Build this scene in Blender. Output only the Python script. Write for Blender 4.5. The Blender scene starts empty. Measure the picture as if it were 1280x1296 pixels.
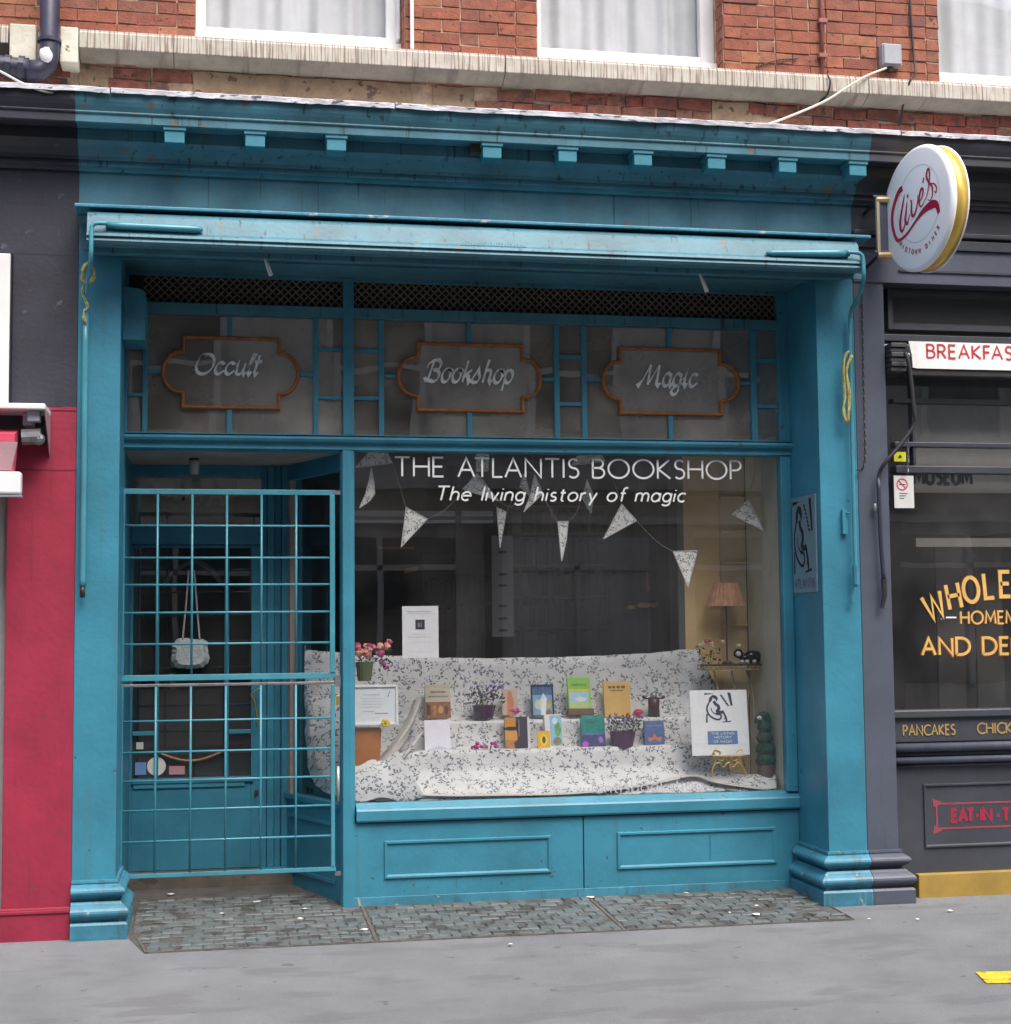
import bpy, math, random
from mathutils import Vector, Matrix
random.seed(7)
R = math.radians
# ------------------------------------------------------------------ camera, world, sun, exposure
FPX, D, H = 1950.0, 8.75, 1.65
YAW, PIT, ROL = 0.187302, 0.074643, -0.009303
fwd = Vector((math.sin(YAW)*math.cos(PIT), math.cos(YAW)*math.cos(PIT), math.sin(PIT)))
rt0 = Vector((math.cos(YAW), -math.sin(YAW), 0)); up0 = rt0.cross(fwd)
rt = math.cos(ROL)*rt0 + math.sin(ROL)*up0
up = -math.sin(ROL)*rt0 + math.cos(ROL)*up0
sc = bpy.context.scene
C = sc.collection
cam = bpy.data.cameras.new('camera'); cam.sensor_width = 36; cam.sensor_fit = 'HORIZONTAL'
cam.lens = FPX/1280*36; cam.clip_start = .1; cam.clip_end = 400
camo = bpy.data.objects.new('camera', cam); C.objects.link(camo); sc.camera = camo
camo.matrix_world = Matrix(((rt.x, up.x, -fwd.x, 0), (rt.y, up.y, -fwd.y, -D), (rt.z, up.z, -fwd.z, H), (0, 0, 0, 1)))
w = bpy.data.worlds.new('World'); sc.world = w; w.use_nodes = True
nt = w.node_tree; bg = nt.nodes['Background']
sky = nt.nodes.new('ShaderNodeTexSky'); sky.sky_type = 'NISHITA'; sky.sun_disc = False
SEL, SAZ = 58.0, 20.0                      # sun height, and degrees to the right of straight behind the camera
sky.sun_elevation = R(SEL); sky.sun_rotation = R(180-SAZ)
sky.dust_density = 4.0; sky.air_density = 1.0; sky.ozone_density = .6
bg.inputs['Strength'].default_value = .15
nt.links.new(sky.outputs[0], bg.inputs['Color'])
sd = bpy.data.lights.new('sun', 'SUN'); sd.energy = 1.2; sd.angle = R(40); sd.color = (1, .985, .95)
so = bpy.data.objects.new('sun', sd); C.objects.link(so)
sdir = Vector((math.sin(R(SAZ))*math.cos(R(SEL)), -math.cos(R(SAZ))*math.cos(R(SEL)), math.sin(R(SEL))))
so.rotation_euler = sdir.to_track_quat('Z', 'Y').to_euler(); so.location = (3, -5, 14)
vs = sc.view_settings; vs.view_transform = 'Standard'; vs.look = 'None'; vs.exposure = 1.24; vs.gamma = 1; vs.use_curve_mapping = False

# ------------------------------------------------------------------ helpers
def P(px, py, y):
    d = rt*((px-640)/FPX) - up*((py-648)/FPX) + fwd
    t = (y+D)/d.y
    return d.x*t, H + d.z*t
def X(px, py, y): return P(px, py, y)[0]
def Z(px, py, y): return P(px, py, y)[1]
def Zm(pl, pr, y, xl=160, xr=985): return (Z(xl, pl, y)+Z(xr, pr, y))/2   # height of a level line seen at two columns
def gz(y): return .045*y - .005
WL = {}
def wl(p): return WL.get(p.name, Vector((0, 0, 0))) if p else Vector((0, 0, 0))
def props(o, label=None, cat=None, group=None, kind=None):
    if label: o['label'] = label
    if cat: o['category'] = cat
    if group: o['group'] = group
    if kind: o['kind'] = kind
    return o
def thing(name, label, cat, loc=(0, 0, 0), group=None, local=False):
    o = bpy.data.objects.new(name, None); C.objects.link(o); o.empty_display_size = .1
    o.location = loc; WL[o.name] = Vector((0, 0, 0)) if local else Vector(loc)
    return props(o, label, cat, group)
class MB:
    def __init__(s): s.v = []; s.f = []; s.mi = []; s.m = 0
    def add(s, vs_, fs):
        n = len(s.v); s.v += [tuple(p) for p in vs_]
        for f in fs: s.f.append([i+n for i in f]); s.mi.append(s.m)
        return s
    def box(s, x0, x1, y0, y1, z0, z1):
        if x0 > x1: x0, x1 = x1, x0
        if y0 > y1: y0, y1 = y1, y0
        if z0 > z1: z0, z1 = z1, z0
        return s.add([(x0,y0,z0),(x1,y0,z0),(x1,y1,z0),(x0,y1,z0),(x0,y0,z1),(x1,y0,z1),(x1,y1,z1),(x0,y1,z1)],
                     [(0,3,2,1),(4,5,6,7),(0,1,5,4),(1,2,6,5),(2,3,7,6),(3,0,4,7)])
    def hexa(s, p): return s.add(p, [(0,3,2,1),(4,5,6,7),(0,1,5,4),(1,2,6,5),(2,3,7,6),(3,0,4,7)])
    def prism(s, prof, x0, x1):            # closed profile of (y, z) run along X
        n = len(prof)
        a = [(x0, y, z) for y, z in prof]; b = [(x1, y, z) for y, z in prof]
        area = sum(prof[i][0]*prof[(i+1) % n][1]-prof[(i+1) % n][0]*prof[i][1] for i in range(n))
        fs = [(i, (i+1) % n, (i+1) % n+n, i+n) for i in range(n)]
        fs += [tuple(range(n-1, -1, -1)), tuple(range(n, 2*n))]
        if area > 0: pass
        else: fs = [tuple(reversed(f)) for f in fs]
        return s.add(a+b, [tuple(reversed(f)) for f in fs] if False else fs)
    def vprism(s, prof, z0, z1):           # closed plan (x, y) run up Z, counter-clockwise
        n = len(prof)
        a = [(x, y, z0) for x, y in prof]+[(x, y, z1) for x, y in prof]
        return s.add(a, [(i, (i+1) % n, (i+1) % n+n, i+n) for i in range(n)]+[tuple(range(n-1, -1, -1)), tuple(range(n, 2*n))])
    def slab(s, pts, y0, y1):              # outline (x, z) with depth along Y
        n = len(pts)
        a = [(x, y0, z) for x, z in pts]+[(x, y1, z) for x, z in pts]
        return s.add(a, [(i, (i+1) % n, (i+1) % n+n, i+n) for i in range(n)]+[tuple(range(n-1, -1, -1)), tuple(range(n, 2*n))])
    def tube(s, path, r, n=8, r1=None):
        path = [Vector(p) for p in path]; m = len(path); rings = []
        u = None
        for i, p in enumerate(path):
            t = (path[min(i+1, m-1)]-path[max(i-1, 0)]).normalized()
            if u is None: u = t.orthogonal().normalized()
            u = (u-t*u.dot(t)).normalized(); v = t.cross(u)
            rr = r if r1 is None else r+(r1-r)*i/(m-1)
            if isinstance(r, (list, tuple)): rr = r[i]
            rings.append([p+(u*math.cos(2*math.pi*k/n)+v*math.sin(2*math.pi*k/n))*rr for k in range(n)])
        vs_ = [q for g in rings for q in g]
        fs = [(i*n+k, i*n+(k+1) % n, (i+1)*n+(k+1) % n, (i+1)*n+k) for i in range(m-1) for k in range(n)]
        fs += [tuple(range(n-1, -1, -1)), tuple((m-1)*n+k for k in range(n))]
        return s.add(vs_, fs)
    def lathe(s, prof, cx=0, cy=0, n=16):   # (r, z)
        vs_ = [(cx+r*math.cos(2*math.pi*k/n), cy+r*math.sin(2*math.pi*k/n), z) for r, z in prof for k in range(n)]
        m = len(prof)
        fs = [(i*n+k, i*n+(k+1) % n, (i+1)*n+(k+1) % n, (i+1)*n+k) for i in range(m-1) for k in range(n)]
        fs += [tuple(range(n-1, -1, -1)), tuple((m-1)*n+k for k in range(n))]
        return s.add(vs_, fs)
    def ball(s, c, r, n=8, m=6, sx=1, sy=1, sz=1, jit=0):
        vs_ = [(c[0], c[1], c[2]-r*sz)]
        for i in range(1, m):
            a = -math.pi/2+math.pi*i/m
            for k in range(n):
                q = r*(1+random.uniform(-jit, jit))
                vs_.append((c[0]+q*sx*math.cos(a)*math.cos(2*math.pi*k/n), c[1]+q*sy*math.cos(a)*math.sin(2*math.pi*k/n), c[2]+q*sz*math.sin(a)))
        vs_.append((c[0], c[1], c[2]+r*sz)); L = len(vs_)-1
        fs = [(0, 1+(k+1) % n, 1+k) for k in range(n)]
        for i in range(m-2):
            for k in range(n): fs.append((1+i*n+k, 1+i*n+(k+1) % n, 1+(i+1)*n+(k+1) % n, 1+(i+1)*n+k))
        fs += [(L, 1+(m-2)*n+k, 1+(m-2)*n+(k+1) % n) for k in range(n)]
        return s.add(vs_, fs)
    def quad(s, a, b, c, d): return s.add([a, b, c, d], [(0, 1, 2, 3)])
    def build(s, name, mats, parent=None, smooth=False, bevel=0, label=None, cat=None, group=None, kind=None, recalc=True, raw=False):
        if not isinstance(mats, (list, tuple)): mats = [mats]
        vs_ = [Vector(v) for v in s.v]
        lo = Vector([min(v[i] for v in vs_) for i in range(3)]); hi = Vector([max(v[i] for v in vs_) for i in range(3)])
        c = (lo+hi)/2
        if not parent: c.z = lo.z
        if raw: c = Vector((0, 0, 0))
        me = bpy.data.meshes.new(name); me.from_pydata([v-c for v in vs_], [], s.f)
        for m in mats: me.materials.append(m)
        for p, i in zip(me.polygons, s.mi): p.material_index = i; p.use_smooth = smooth
        if recalc:
            import bmesh
            bm = bmesh.new(); bm.from_mesh(me); bmesh.ops.recalc_face_normals(bm, faces=bm.faces); bm.to_mesh(me); bm.free()
        o = bpy.data.objects.new(name, me); C.objects.link(o)
        if parent: o.parent = parent
        o.location = c-wl(parent); WL[o.name] = c
        if bevel:
            b = o.modifiers.new('bevel', 'BEVEL'); b.width = bevel; b.segments = 2; b.limit_method = 'ANGLE'; b.angle_limit = R(40)
        return props(o, label, cat, group, kind)
def box(name, m, parent, x0, x1, y0, y1, z0, z1, bevel=.002, **k):
    return MB().box(x0, x1, y0, y1, z0, z1).build(name, m, parent, bevel=bevel, **k)
def clone(o, name, parent, loc, rot=None, scale=None):
    c = bpy.data.objects.new(name, o.data); C.objects.link(c)
    if parent: c.parent = parent
    c.location = Vector(loc)-wl(parent)
    if rot: c.rotation_euler = rot
    if scale: c.scale = scale
    return c

# ------------------------------------------------------------------ materials
def hexc(r, g, b):
    f = lambda c: (c/255/12.92 if c/255 <= .04045 else ((c/255+.055)/1.055)**2.4)
    return (f(r), f(g), f(b))
def mat(name, col, rough=.6, var=.12, scale=6, bump=.0, bscale=60, metal=0, spec=.5, col2=None, spots=None, spot_scale=20, spot_th=.62, stretch=(1,1,1), rnd=None, coat=0, streak=None):
    m = bpy.data.materials.new(name); m.use_nodes = True
    n = m.node_tree.nodes; l = m.node_tree.links; b = n['Principled BSDF']
    b.inputs['Roughness'].default_value = rough; b.inputs['Metallic'].default_value = metal
    b.inputs['Specular IOR Level'].default_value = spec
    if coat: b.inputs['Coat Weight'].default_value = coat
    tc = n.new('ShaderNodeTexCoord'); geo = n.new('ShaderNodeNewGeometry')
    mp = n.new('ShaderNodeMapping'); mp.inputs['Scale'].default_value = stretch
    l.new(geo.outputs['Position'], mp.inputs['Vector'])
    nz = n.new('ShaderNodeTexNoise'); nz.inputs['Scale'].default_value = scale; nz.inputs['Detail'].default_value = 6; nz.inputs['Roughness'].default_value = .65
    l.new(mp.outputs[0], nz.inputs['Vector'])
    mx = n.new('ShaderNodeMix'); mx.data_type = 'RGBA'
    c2 = col2 or tuple(c*(1-2*var) for c in col); c1 = tuple(min(1, c*(1+var)) for c in col) if not col2 else col
    mr = n.new('ShaderNodeMapRange'); mr.inputs[1].default_value = .32; mr.inputs[2].default_value = .68
    l.new(nz.outputs[0], mr.inputs[0]); l.new(mr.outputs[0], mx.inputs[0])
    mx.inputs[6].default_value = (*c1, 1); mx.inputs[7].default_value = (*c2, 1)
    out = mx.outputs[2]
    if rnd:                                # colour drawn per piece
        oi = n.new('ShaderNodeObjectInfo'); rp = n.new('ShaderNodeValToRGB'); rp.color_ramp.interpolation = 'LINEAR'
        e = rp.color_ramp.elements
        while len(e) < len(rnd): e.new(.5)
        for i, c in enumerate(rnd): e[i].position = i/(len(rnd)-1); e[i].color = (*c, 1)
        l.new(oi.outputs['Random'], rp.inputs[0])
        m2 = n.new('ShaderNodeMix'); m2.data_type = 'RGBA'; m2.blend_type = 'MULTIPLY'; m2.inputs[0].default_value = 1
        l.new(rp.outputs[0], m2.inputs[6])
        g = n.new('ShaderNodeMapRange'); g.inputs[1].default_value = .3; g.inputs[2].default_value = .7; g.inputs[3].default_value = 1-var*2; g.inputs[4].default_value = 1+var
        l.new(nz.outputs[0], g.inputs[0]); l.new(g.outputs[0], m2.inputs[7]); out = m2.outputs[2]
    if streak:                             # runs of dirt, thin in X and long in Z
        ms = n.new('ShaderNodeMapping'); ms.inputs['Scale'].default_value = streak[1]
        l.new(geo.outputs['Position'], ms.inputs['Vector'])
        ns = n.new('ShaderNodeTexNoise'); ns.inputs['Scale'].default_value = 1; ns.inputs['Detail'].default_value = 5
        l.new(ms.outputs[0], ns.inputs['Vector'])
        rs = n.new('ShaderNodeMapRange'); rs.inputs[1].default_value = streak[2]; rs.inputs[2].default_value = streak[2]+.07; rs.inputs[4].default_value = streak[3]
        l.new(ns.outputs[0], rs.inputs[0])
        m4 = n.new('ShaderNodeMix'); m4.data_type = 'RGBA'; l.new(rs.outputs[0], m4.inputs[0]); l.new(out, m4.inputs[6]); m4.inputs[7].default_value = (*streak[0], 1)
        out = m4.outputs[2]
    if spots:
        n2 = n.new('ShaderNodeTexNoise'); n2.inputs['Scale'].default_value = spot_scale; n2.inputs['Detail'].default_value = 4
        l.new(mp.outputs[0], n2.inputs['Vector'])
        r2 = n.new('ShaderNodeMapRange'); r2.inputs[1].default_value = spot_th; r2.inputs[2].default_value = spot_th+.03
        l.new(n2.outputs[0], r2.inputs[0])
        m3 = n.new('ShaderNodeMix'); m3.data_type = 'RGBA'; l.new(r2.outputs[0], m3.inputs[0]); l.new(out, m3.inputs[6]); m3.inputs[7].default_value = (*spots, 1)
        out = m3.outputs[2]
    l.new(out, b.inputs['Base Color'])
    if bump:
        nb = n.new('ShaderNodeTexNoise'); nb.inputs['Scale'].default_value = bscale; nb.inputs['Detail'].default_value = 5
        l.new(mp.outputs[0], nb.inputs['Vector'])
        bp = n.new('ShaderNodeBump'); bp.inputs['Strength'].default_value = bump; bp.inputs['Distance'].default_value = .01
        l.new(nb.outputs[0], bp.inputs['Height']); l.new(bp.outputs[0], b.inputs['Normal'])
    return m
def glass(name, tint=(1, 1, 1), ior=1.6, dirt=.03, dcol=(.35, .33, .3), rough=0.0, wave=0):  # dirt: diffuse grime film, also raised to lighten panes in place of reflections
    m = bpy.data.materials.new(name); m.use_nodes = True
    n = m.node_tree.nodes; l = m.node_tree.links; n.remove(n['Principled BSDF'])
    t = n.new('ShaderNodeBsdfTransparent'); t.inputs[0].default_value = (*tint, 1)
    g = n.new('ShaderNodeBsdfGlossy'); g.inputs['Roughness'].default_value = rough
    lw_ = n.new('ShaderNodeLayerWeight'); pw_ = n.new('ShaderNodeMath'); pw_.operation = 'POWER'; pw_.inputs[1].default_value = 4.5
    l.new(lw_.outputs['Facing'], pw_.inputs[0]); fr = n.new('ShaderNodeMapRange'); fr.inputs[3].default_value = 2*((ior-1)/(ior+1))**2; l.new(pw_.outputs[0], fr.inputs[0])
    a = n.new('ShaderNodeMixShader'); l.new(fr.outputs[0], a.inputs[0]); l.new(t.outputs[0], a.inputs[1]); l.new(g.outputs[0], a.inputs[2])
    d = n.new('ShaderNodeBsdfDiffuse'); d.inputs[0].default_value = (*dcol, 1)
    geo = n.new('ShaderNodeNewGeometry'); nz = n.new('ShaderNodeTexNoise'); nz.inputs['Scale'].default_value = 2.5; nz.inputs['Detail'].default_value = 6
    l.new(geo.outputs['Position'], nz.inputs['Vector'])
    mr = n.new('ShaderNodeMapRange'); mr.inputs[1].default_value = .3; mr.inputs[2].default_value = .8; mr.inputs[3].default_value = dirt*.3; mr.inputs[4].default_value = dirt*2
    l.new(nz.outputs[0], mr.inputs[0])
    b = n.new('ShaderNodeMixShader'); l.new(mr.outputs[0], b.inputs[0]); l.new(a.outputs[0], b.inputs[1]); l.new(d.outputs[0], b.inputs[2])
    if wave:
        nb = n.new('ShaderNodeTexNoise'); nb.inputs['Scale'].default_value = 3.5; nb.inputs['Detail'].default_value = 1
        l.new(geo.outputs['Position'], nb.inputs['Vector'])
        bp = n.new('ShaderNodeBump'); bp.inputs['Strength'].default_value = wave; bp.inputs['Distance'].default_value = .02
        l.new(nb.outputs[0], bp.inputs['Height']); l.new(bp.outputs[0], g.inputs['Normal'])
    o = n['Material Output']; l.new(b.outputs[0], o.inputs[0])
    return m
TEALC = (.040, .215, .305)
TEAL = mat('teal_paint', TEALC, .42, .13, 1.8, .2, 35, spots=(.04, .09, .11), spot_scale=16, spot_th=.70, streak=((.05, .17, .21), (14, 14, .8), .60, .5))
TEALB = mat('teal_paint_base', (.05, .216, .305), .4, .16, 5, .2, 40, spots=(.33, .34, .32), spot_scale=11, spot_th=.66, streak=((.05, .09, .1), (20, 20, 2), .58, .5))
TEALC_ = mat('teal_paint_weathered', (.062, .198, .255), .48, .18, 2.5, .15, 40, spots=(.16, .13, .1), spot_scale=8, spot_th=.675, streak=((.02, .03, .03), (34, 34, 1.0), .615, .8))
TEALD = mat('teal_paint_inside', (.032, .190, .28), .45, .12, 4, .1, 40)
TEALP = mat('teal_highlight_paint', (.062, .255, .325), .32, .1, 4, .1, 40)  # teal lightened to carry the highlight on rods and gate bars
PLUM = mat('slate_paint', (.078, .09, .122), .45, .08, 3, .1, 45, streak=((.05, .05, .065), (12, 12, .8), .6, .4))
SLATE = mat('dark_slate_paint', (.052, .056, .068), .4, .1, 3, .1, 45)
SLATED = mat('weathered_slate_paint', (.045, .045, .055), .55, .15, 3, .15, 45)
NAVY = mat('charcoal_navy_paint', (.028, .028, .042), .6, .14, 3, .2, 40, spots=(.07, .068, .085), spot_scale=10, spot_th=.67)
RED = mat('crimson_paint', (.31, .020, .052), .55, .14, 2.2, .2, 30, spots=(.2, .03, .05), spot_scale=13, spot_th=.67, streak=((.18, .015, .035), (14, 14, .7), .6, .5))
PINK = mat('crimson_fabric', (.5, .05, .1), .8, .1, 8)
PINKG = mat('faded_crimson_fabric', (.34, .2, .22), .85, .1, 6)
GOLDP = mat('ochre_paint', (.38, .25, .055), .45, .12, 4, .1, 40)
GOLD = mat('gold_metal', (.72, .48, .10), .38, .06, 8, metal=.55)
GOLDL = mat('gold_leaf_lettering', (.68, .42, .12), .5, .1, 9)
ORANGE = mat('rust_orange_outline', (.32, .11, .02), .6, .1, 9)
WHITE = mat('white_paint', (.74, .74, .73), .45, .05, 4)
WHITEL = mat('white_lettering', (.8, .8, .78), .6, .06, 14)
CREAML = mat('cream_lettering', (.93, .91, .83), .6, .2, 20)
CREAM = mat('cream_wall', (.66, .52, .32), .7, .1, 2.5)
CREAM2 = mat('grey_cream_wall', (.60, .55, .42), .7, .1, 2)
TAN = mat('tan_wall', (.72, .50, .24), .7, .08, 2)
LEAD = mat('white_weathered_lead', (.70, .70, .74), .5, .25, 12, .4, 50, spots=(.12, .12, .15), spot_scale=22, spot_th=.6, stretch=(.6, 1, 2))
STONE = mat('cream_stone', (.64, .61, .50), .8, .12, 6, .3, 40, spots=(.2, .17, .12), spot_scale=14, spot_th=.68)
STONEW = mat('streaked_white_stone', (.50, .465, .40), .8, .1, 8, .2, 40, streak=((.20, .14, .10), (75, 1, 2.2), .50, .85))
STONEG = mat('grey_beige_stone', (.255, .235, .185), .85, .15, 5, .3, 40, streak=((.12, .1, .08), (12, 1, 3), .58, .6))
PATCH = mat('patch_stone', (.30, .21, .13), .9, .18, 7, .5, 40, spots=(.12, .08, .06), spot_scale=20, spot_th=.62)
MORTAR = mat('mortar', (.46, .33, .23), .95, .2, 12, .5, 60)
MORTARD = mat('dark_mortar', (.2, .13, .09), .95, .25, 12, .5, 60)
BRICK = mat('red_brick', (.3, .08, .04), .85, .16, 18, .5, 90, rnd=[(.24, .08, .055), (.30, .095, .055), (.34, .12, .065), (.27, .09, .06), (.37, .15, .08), (.20, .075, .06)], spots=(.07, .035, .03), spot_scale=30, spot_th=.66)
BRICKR = mat('weathered_brick', (.3, .08, .04), .9, .25, 16, .7, 70, rnd=[(.26, .055, .04), (.17, .06, .045), (.30, .08, .05), (.22, .09, .06), (.25, .11, .07), (.26, .06, .05)], spots=(.09, .06, .05), spot_scale=18, spot_th=.60)
PIPE = mat('navy_pipe_paint', (.03, .03, .06), .45, .15, 9, .1, 40)
PINKP = mat('pink_conduit', (.32, .12, .1), .6, .1, 9)
CABLEW = mat('white_cable', (.62, .58, .48), .6, .1, 20)
BLACK = mat('black_rubber', (.012, .012, .014), .5, .1, 10)
DARK = mat('dark_iron', (.03, .028, .03), .5, .2, 14)
GREYM = mat('grey_metal', (.25, .25, .26), .4, .15, 12, metal=.6)
GREYP = mat('grey_plastic', (.36, .37, .40), .5, .08, 10)
ROPE = mat('yellow_rope', (.45, .40, .12), .85, .3, 40)
COPPER = mat('copper_orange_moulding', (.36, .12, .025), .45, .2, 25, .1, 40)
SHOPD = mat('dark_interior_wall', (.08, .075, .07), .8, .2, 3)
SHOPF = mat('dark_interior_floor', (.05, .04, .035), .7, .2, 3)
WOODD = mat('dark_bookcase_wood', (.10, .085, .075), .6, .2, 5)
BOOKS = mat('old_book_spines', (.06, .05, .045), .7, .3, 20, rnd=[(.1, .07, .05), (.05, .05, .07), (.14, .12, .1)])
GRILLE = mat('rusty_grille', (.2, .15, .11), .8, .3, 30)
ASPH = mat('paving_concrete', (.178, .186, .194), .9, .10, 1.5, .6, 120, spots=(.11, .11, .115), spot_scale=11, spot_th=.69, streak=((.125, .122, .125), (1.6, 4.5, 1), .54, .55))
ROADM = mat('road_asphalt', (.07, .07, .072), .9, .12, 3, .4, 90)
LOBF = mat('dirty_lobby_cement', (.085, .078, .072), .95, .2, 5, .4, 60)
KERBM = mat('granite_kerb', (.3, .3, .3), .8, .1, 10)
TILE = mat('pavement_light_tile', (.2, .22, .2), .55, .2, 14, .4, 60, rnd=[(.105, .118, .115), (.12, .14, .14), (.11, .124, .12), (.125, .15, .155), (.10, .11, .105), (.15, .17, .17)], spots=(.055, .052, .048), spot_scale=7, spot_th=.56)
TBED = mat('tile_bed_cement', (.085, .08, .074), .95, .2, 7, .5, 60)
RUST = mat('rusty_frame', (.12, .11, .10), .8, .25, 15)
STEP = mat('worn_stone_step', (.115, .10, .085), .85, .2, 5, .3, 40, spots=(.06, .05, .045), spot_scale=8, spot_th=.6)
LOBC = mat('lobby_ceiling_paint', (.34, .30, .26), .7, .12, 4)
CURT = mat('net_curtain_fabric', (.62, .63, .64), .9, .05, 5)
GLASS = glass('shop_glass', (.93, .94, .94), 1.8, .034, (.32, .31, .30), wave=.012)  # part of the grey film stands in for a dull reflection
GLASST = glass('old_transom_glass', (.6, .57, .53), 2.1, .38, (.37, .335, .29), wave=.03)
GLASSD = glass('greyed_sheen_glass', (.8, .8, .8), 1.7, .07, (.3, .29, .28), wave=.02)  # grey film lightens the pane in place of reflections
GLASSU = glass('upper_window_glass', (.94, .95, .96), 1.5, .02, wave=.04)
def flat(name, c, rough=.6, **k): return mat(name, c, rough, k.pop('var', .05), k.pop('scale', 12), **k)

# white cloth printed with dark sprigs of leaves (a woven print, fixed to the cloth)
def cloth_mat(name, base, ink, sc_=16):
    m = mat(name, base, .85, .05, 5, .25, 30); n = m.node_tree.nodes; l = m.node_tree.links; b = n['Principled BSDF']
    src = b.inputs['Base Color'].links[0].from_socket
    geo = n.new('ShaderNodeNewGeometry')
    def M(op, a, b_=None, c_=None):
        q = n.new('ShaderNodeMath'); q.operation = op
        for k_, v_ in enumerate((a, b_, c_)):
            if v_ is None: continue
            if isinstance(v_, (int, float)): q.inputs[k_].default_value = v_
            else: l.new(v_, q.inputs[k_])
        return q.outputs[0]
    sp = n.new('ShaderNodeSeparateXYZ'); l.new(geo.outputs['Position'], sp.inputs[0])
    U, V = sp.outputs[0], M('ADD', sp.outputs[2], M('MULTIPLY', sp.outputs[1], .8))
    def sprig(sc2, off, petals, rad, inner, rndn):
        cx_ = n.new('ShaderNodeCombineXYZ'); l.new(M('ADD', M('MULTIPLY', U, sc2), off), cx_.inputs[0]); l.new(M('ADD', M('MULTIPLY', V, sc2), off*.7), cx_.inputs[1])
        v = n.new('ShaderNodeTexVoronoi'); v.voronoi_dimensions = '2D'; v.inputs['Scale'].default_value = 1; v.inputs['Randomness'].default_value = rndn; l.new(cx_.outputs[0], v.inputs['Vector'])
        sb2 = n.new('ShaderNodeVectorMath'); sb2.operation = 'SUBTRACT'; l.new(cx_.outputs[0], sb2.inputs[0]); l.new(v.outputs['Position'], sb2.inputs[1])
        s2 = n.new('ShaderNodeSeparateXYZ'); l.new(sb2.outputs[0], s2.inputs[0]); sc3 = n.new('ShaderNodeSeparateColor'); l.new(v.outputs['Color'], sc3.inputs[0])
        ang = M('ADD', M('ARCTAN2', s2.outputs[1], s2.outputs[0]), M('MULTIPLY', sc3.outputs[0], 6.28))
        r_ = M('SQRT', M('ADD', M('MULTIPLY', s2.outputs[0], s2.outputs[0]), M('MULTIPLY', s2.outputs[1], s2.outputs[1])))
        edge = M('MULTIPLY', M('POWER', M('ABSOLUTE', M('COSINE', M('MULTIPLY', ang, petals))), 1.4), M('ADD', rad*.55, M('MULTIPLY', sc3.outputs[1], rad*.7)))
        lf = M('MULTIPLY', M('LESS_THAN', r_, edge), M('GREATER_THAN', r_, inner))
        st_ = M('MULTIPLY', M('LESS_THAN', M('ABSOLUTE', M('SINE', M('MULTIPLY', ang, .5))), .035), M('LESS_THAN', r_, rad*1.35))
        half = M('GREATER_THAN', M('SINE', M('ADD', ang, M('MULTIPLY', sc3.outputs[2], 3))), -.55)
        return M('MAXIMUM', M('MULTIPLY', lf, half), st_)
    k1 = sc_*.55
    a = sprig(k1, 0.0, 2.5, .5, .10, .9); c = sprig(k1*1.9, 5.3, 1.5, .42, .12, 1.0)
    nz = n.new('ShaderNodeTexNoise'); nz.inputs['Scale'].default_value = sc_*.5; nz.inputs['Detail'].default_value = 2; l.new(geo.outputs['Position'], nz.inputs['Vector'])
    gt = M('GREATER_THAN', nz.outputs[0], .5); n3 = n.new('ShaderNodeTexNoise'); n3.inputs['Scale'].default_value = sc_*6; l.new(geo.outputs['Position'], n3.inputs['Vector'])
    mk = M('MULTIPLY', M('MAXIMUM', a, M('MULTIPLY', c, gt)), M('GREATER_THAN', n3.outputs[0], .44))
    mx = n.new('ShaderNodeMix'); mx.data_type = 'RGBA'; l.new(mk, mx.inputs[0]); l.new(src, mx.inputs[6]); mx.inputs[7].default_value = (*ink, 1)
    l.new(mx.outputs[2], b.inputs['Base Color'])
    return m
CLOTH = cloth_mat('printed_white_cloth', (.66, .66, .66), (.13, .14, .18), 23)
LACE = cloth_mat('printed_bunting_fabric', (.86, .85, .82), (.03, .03, .03), 46)

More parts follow.
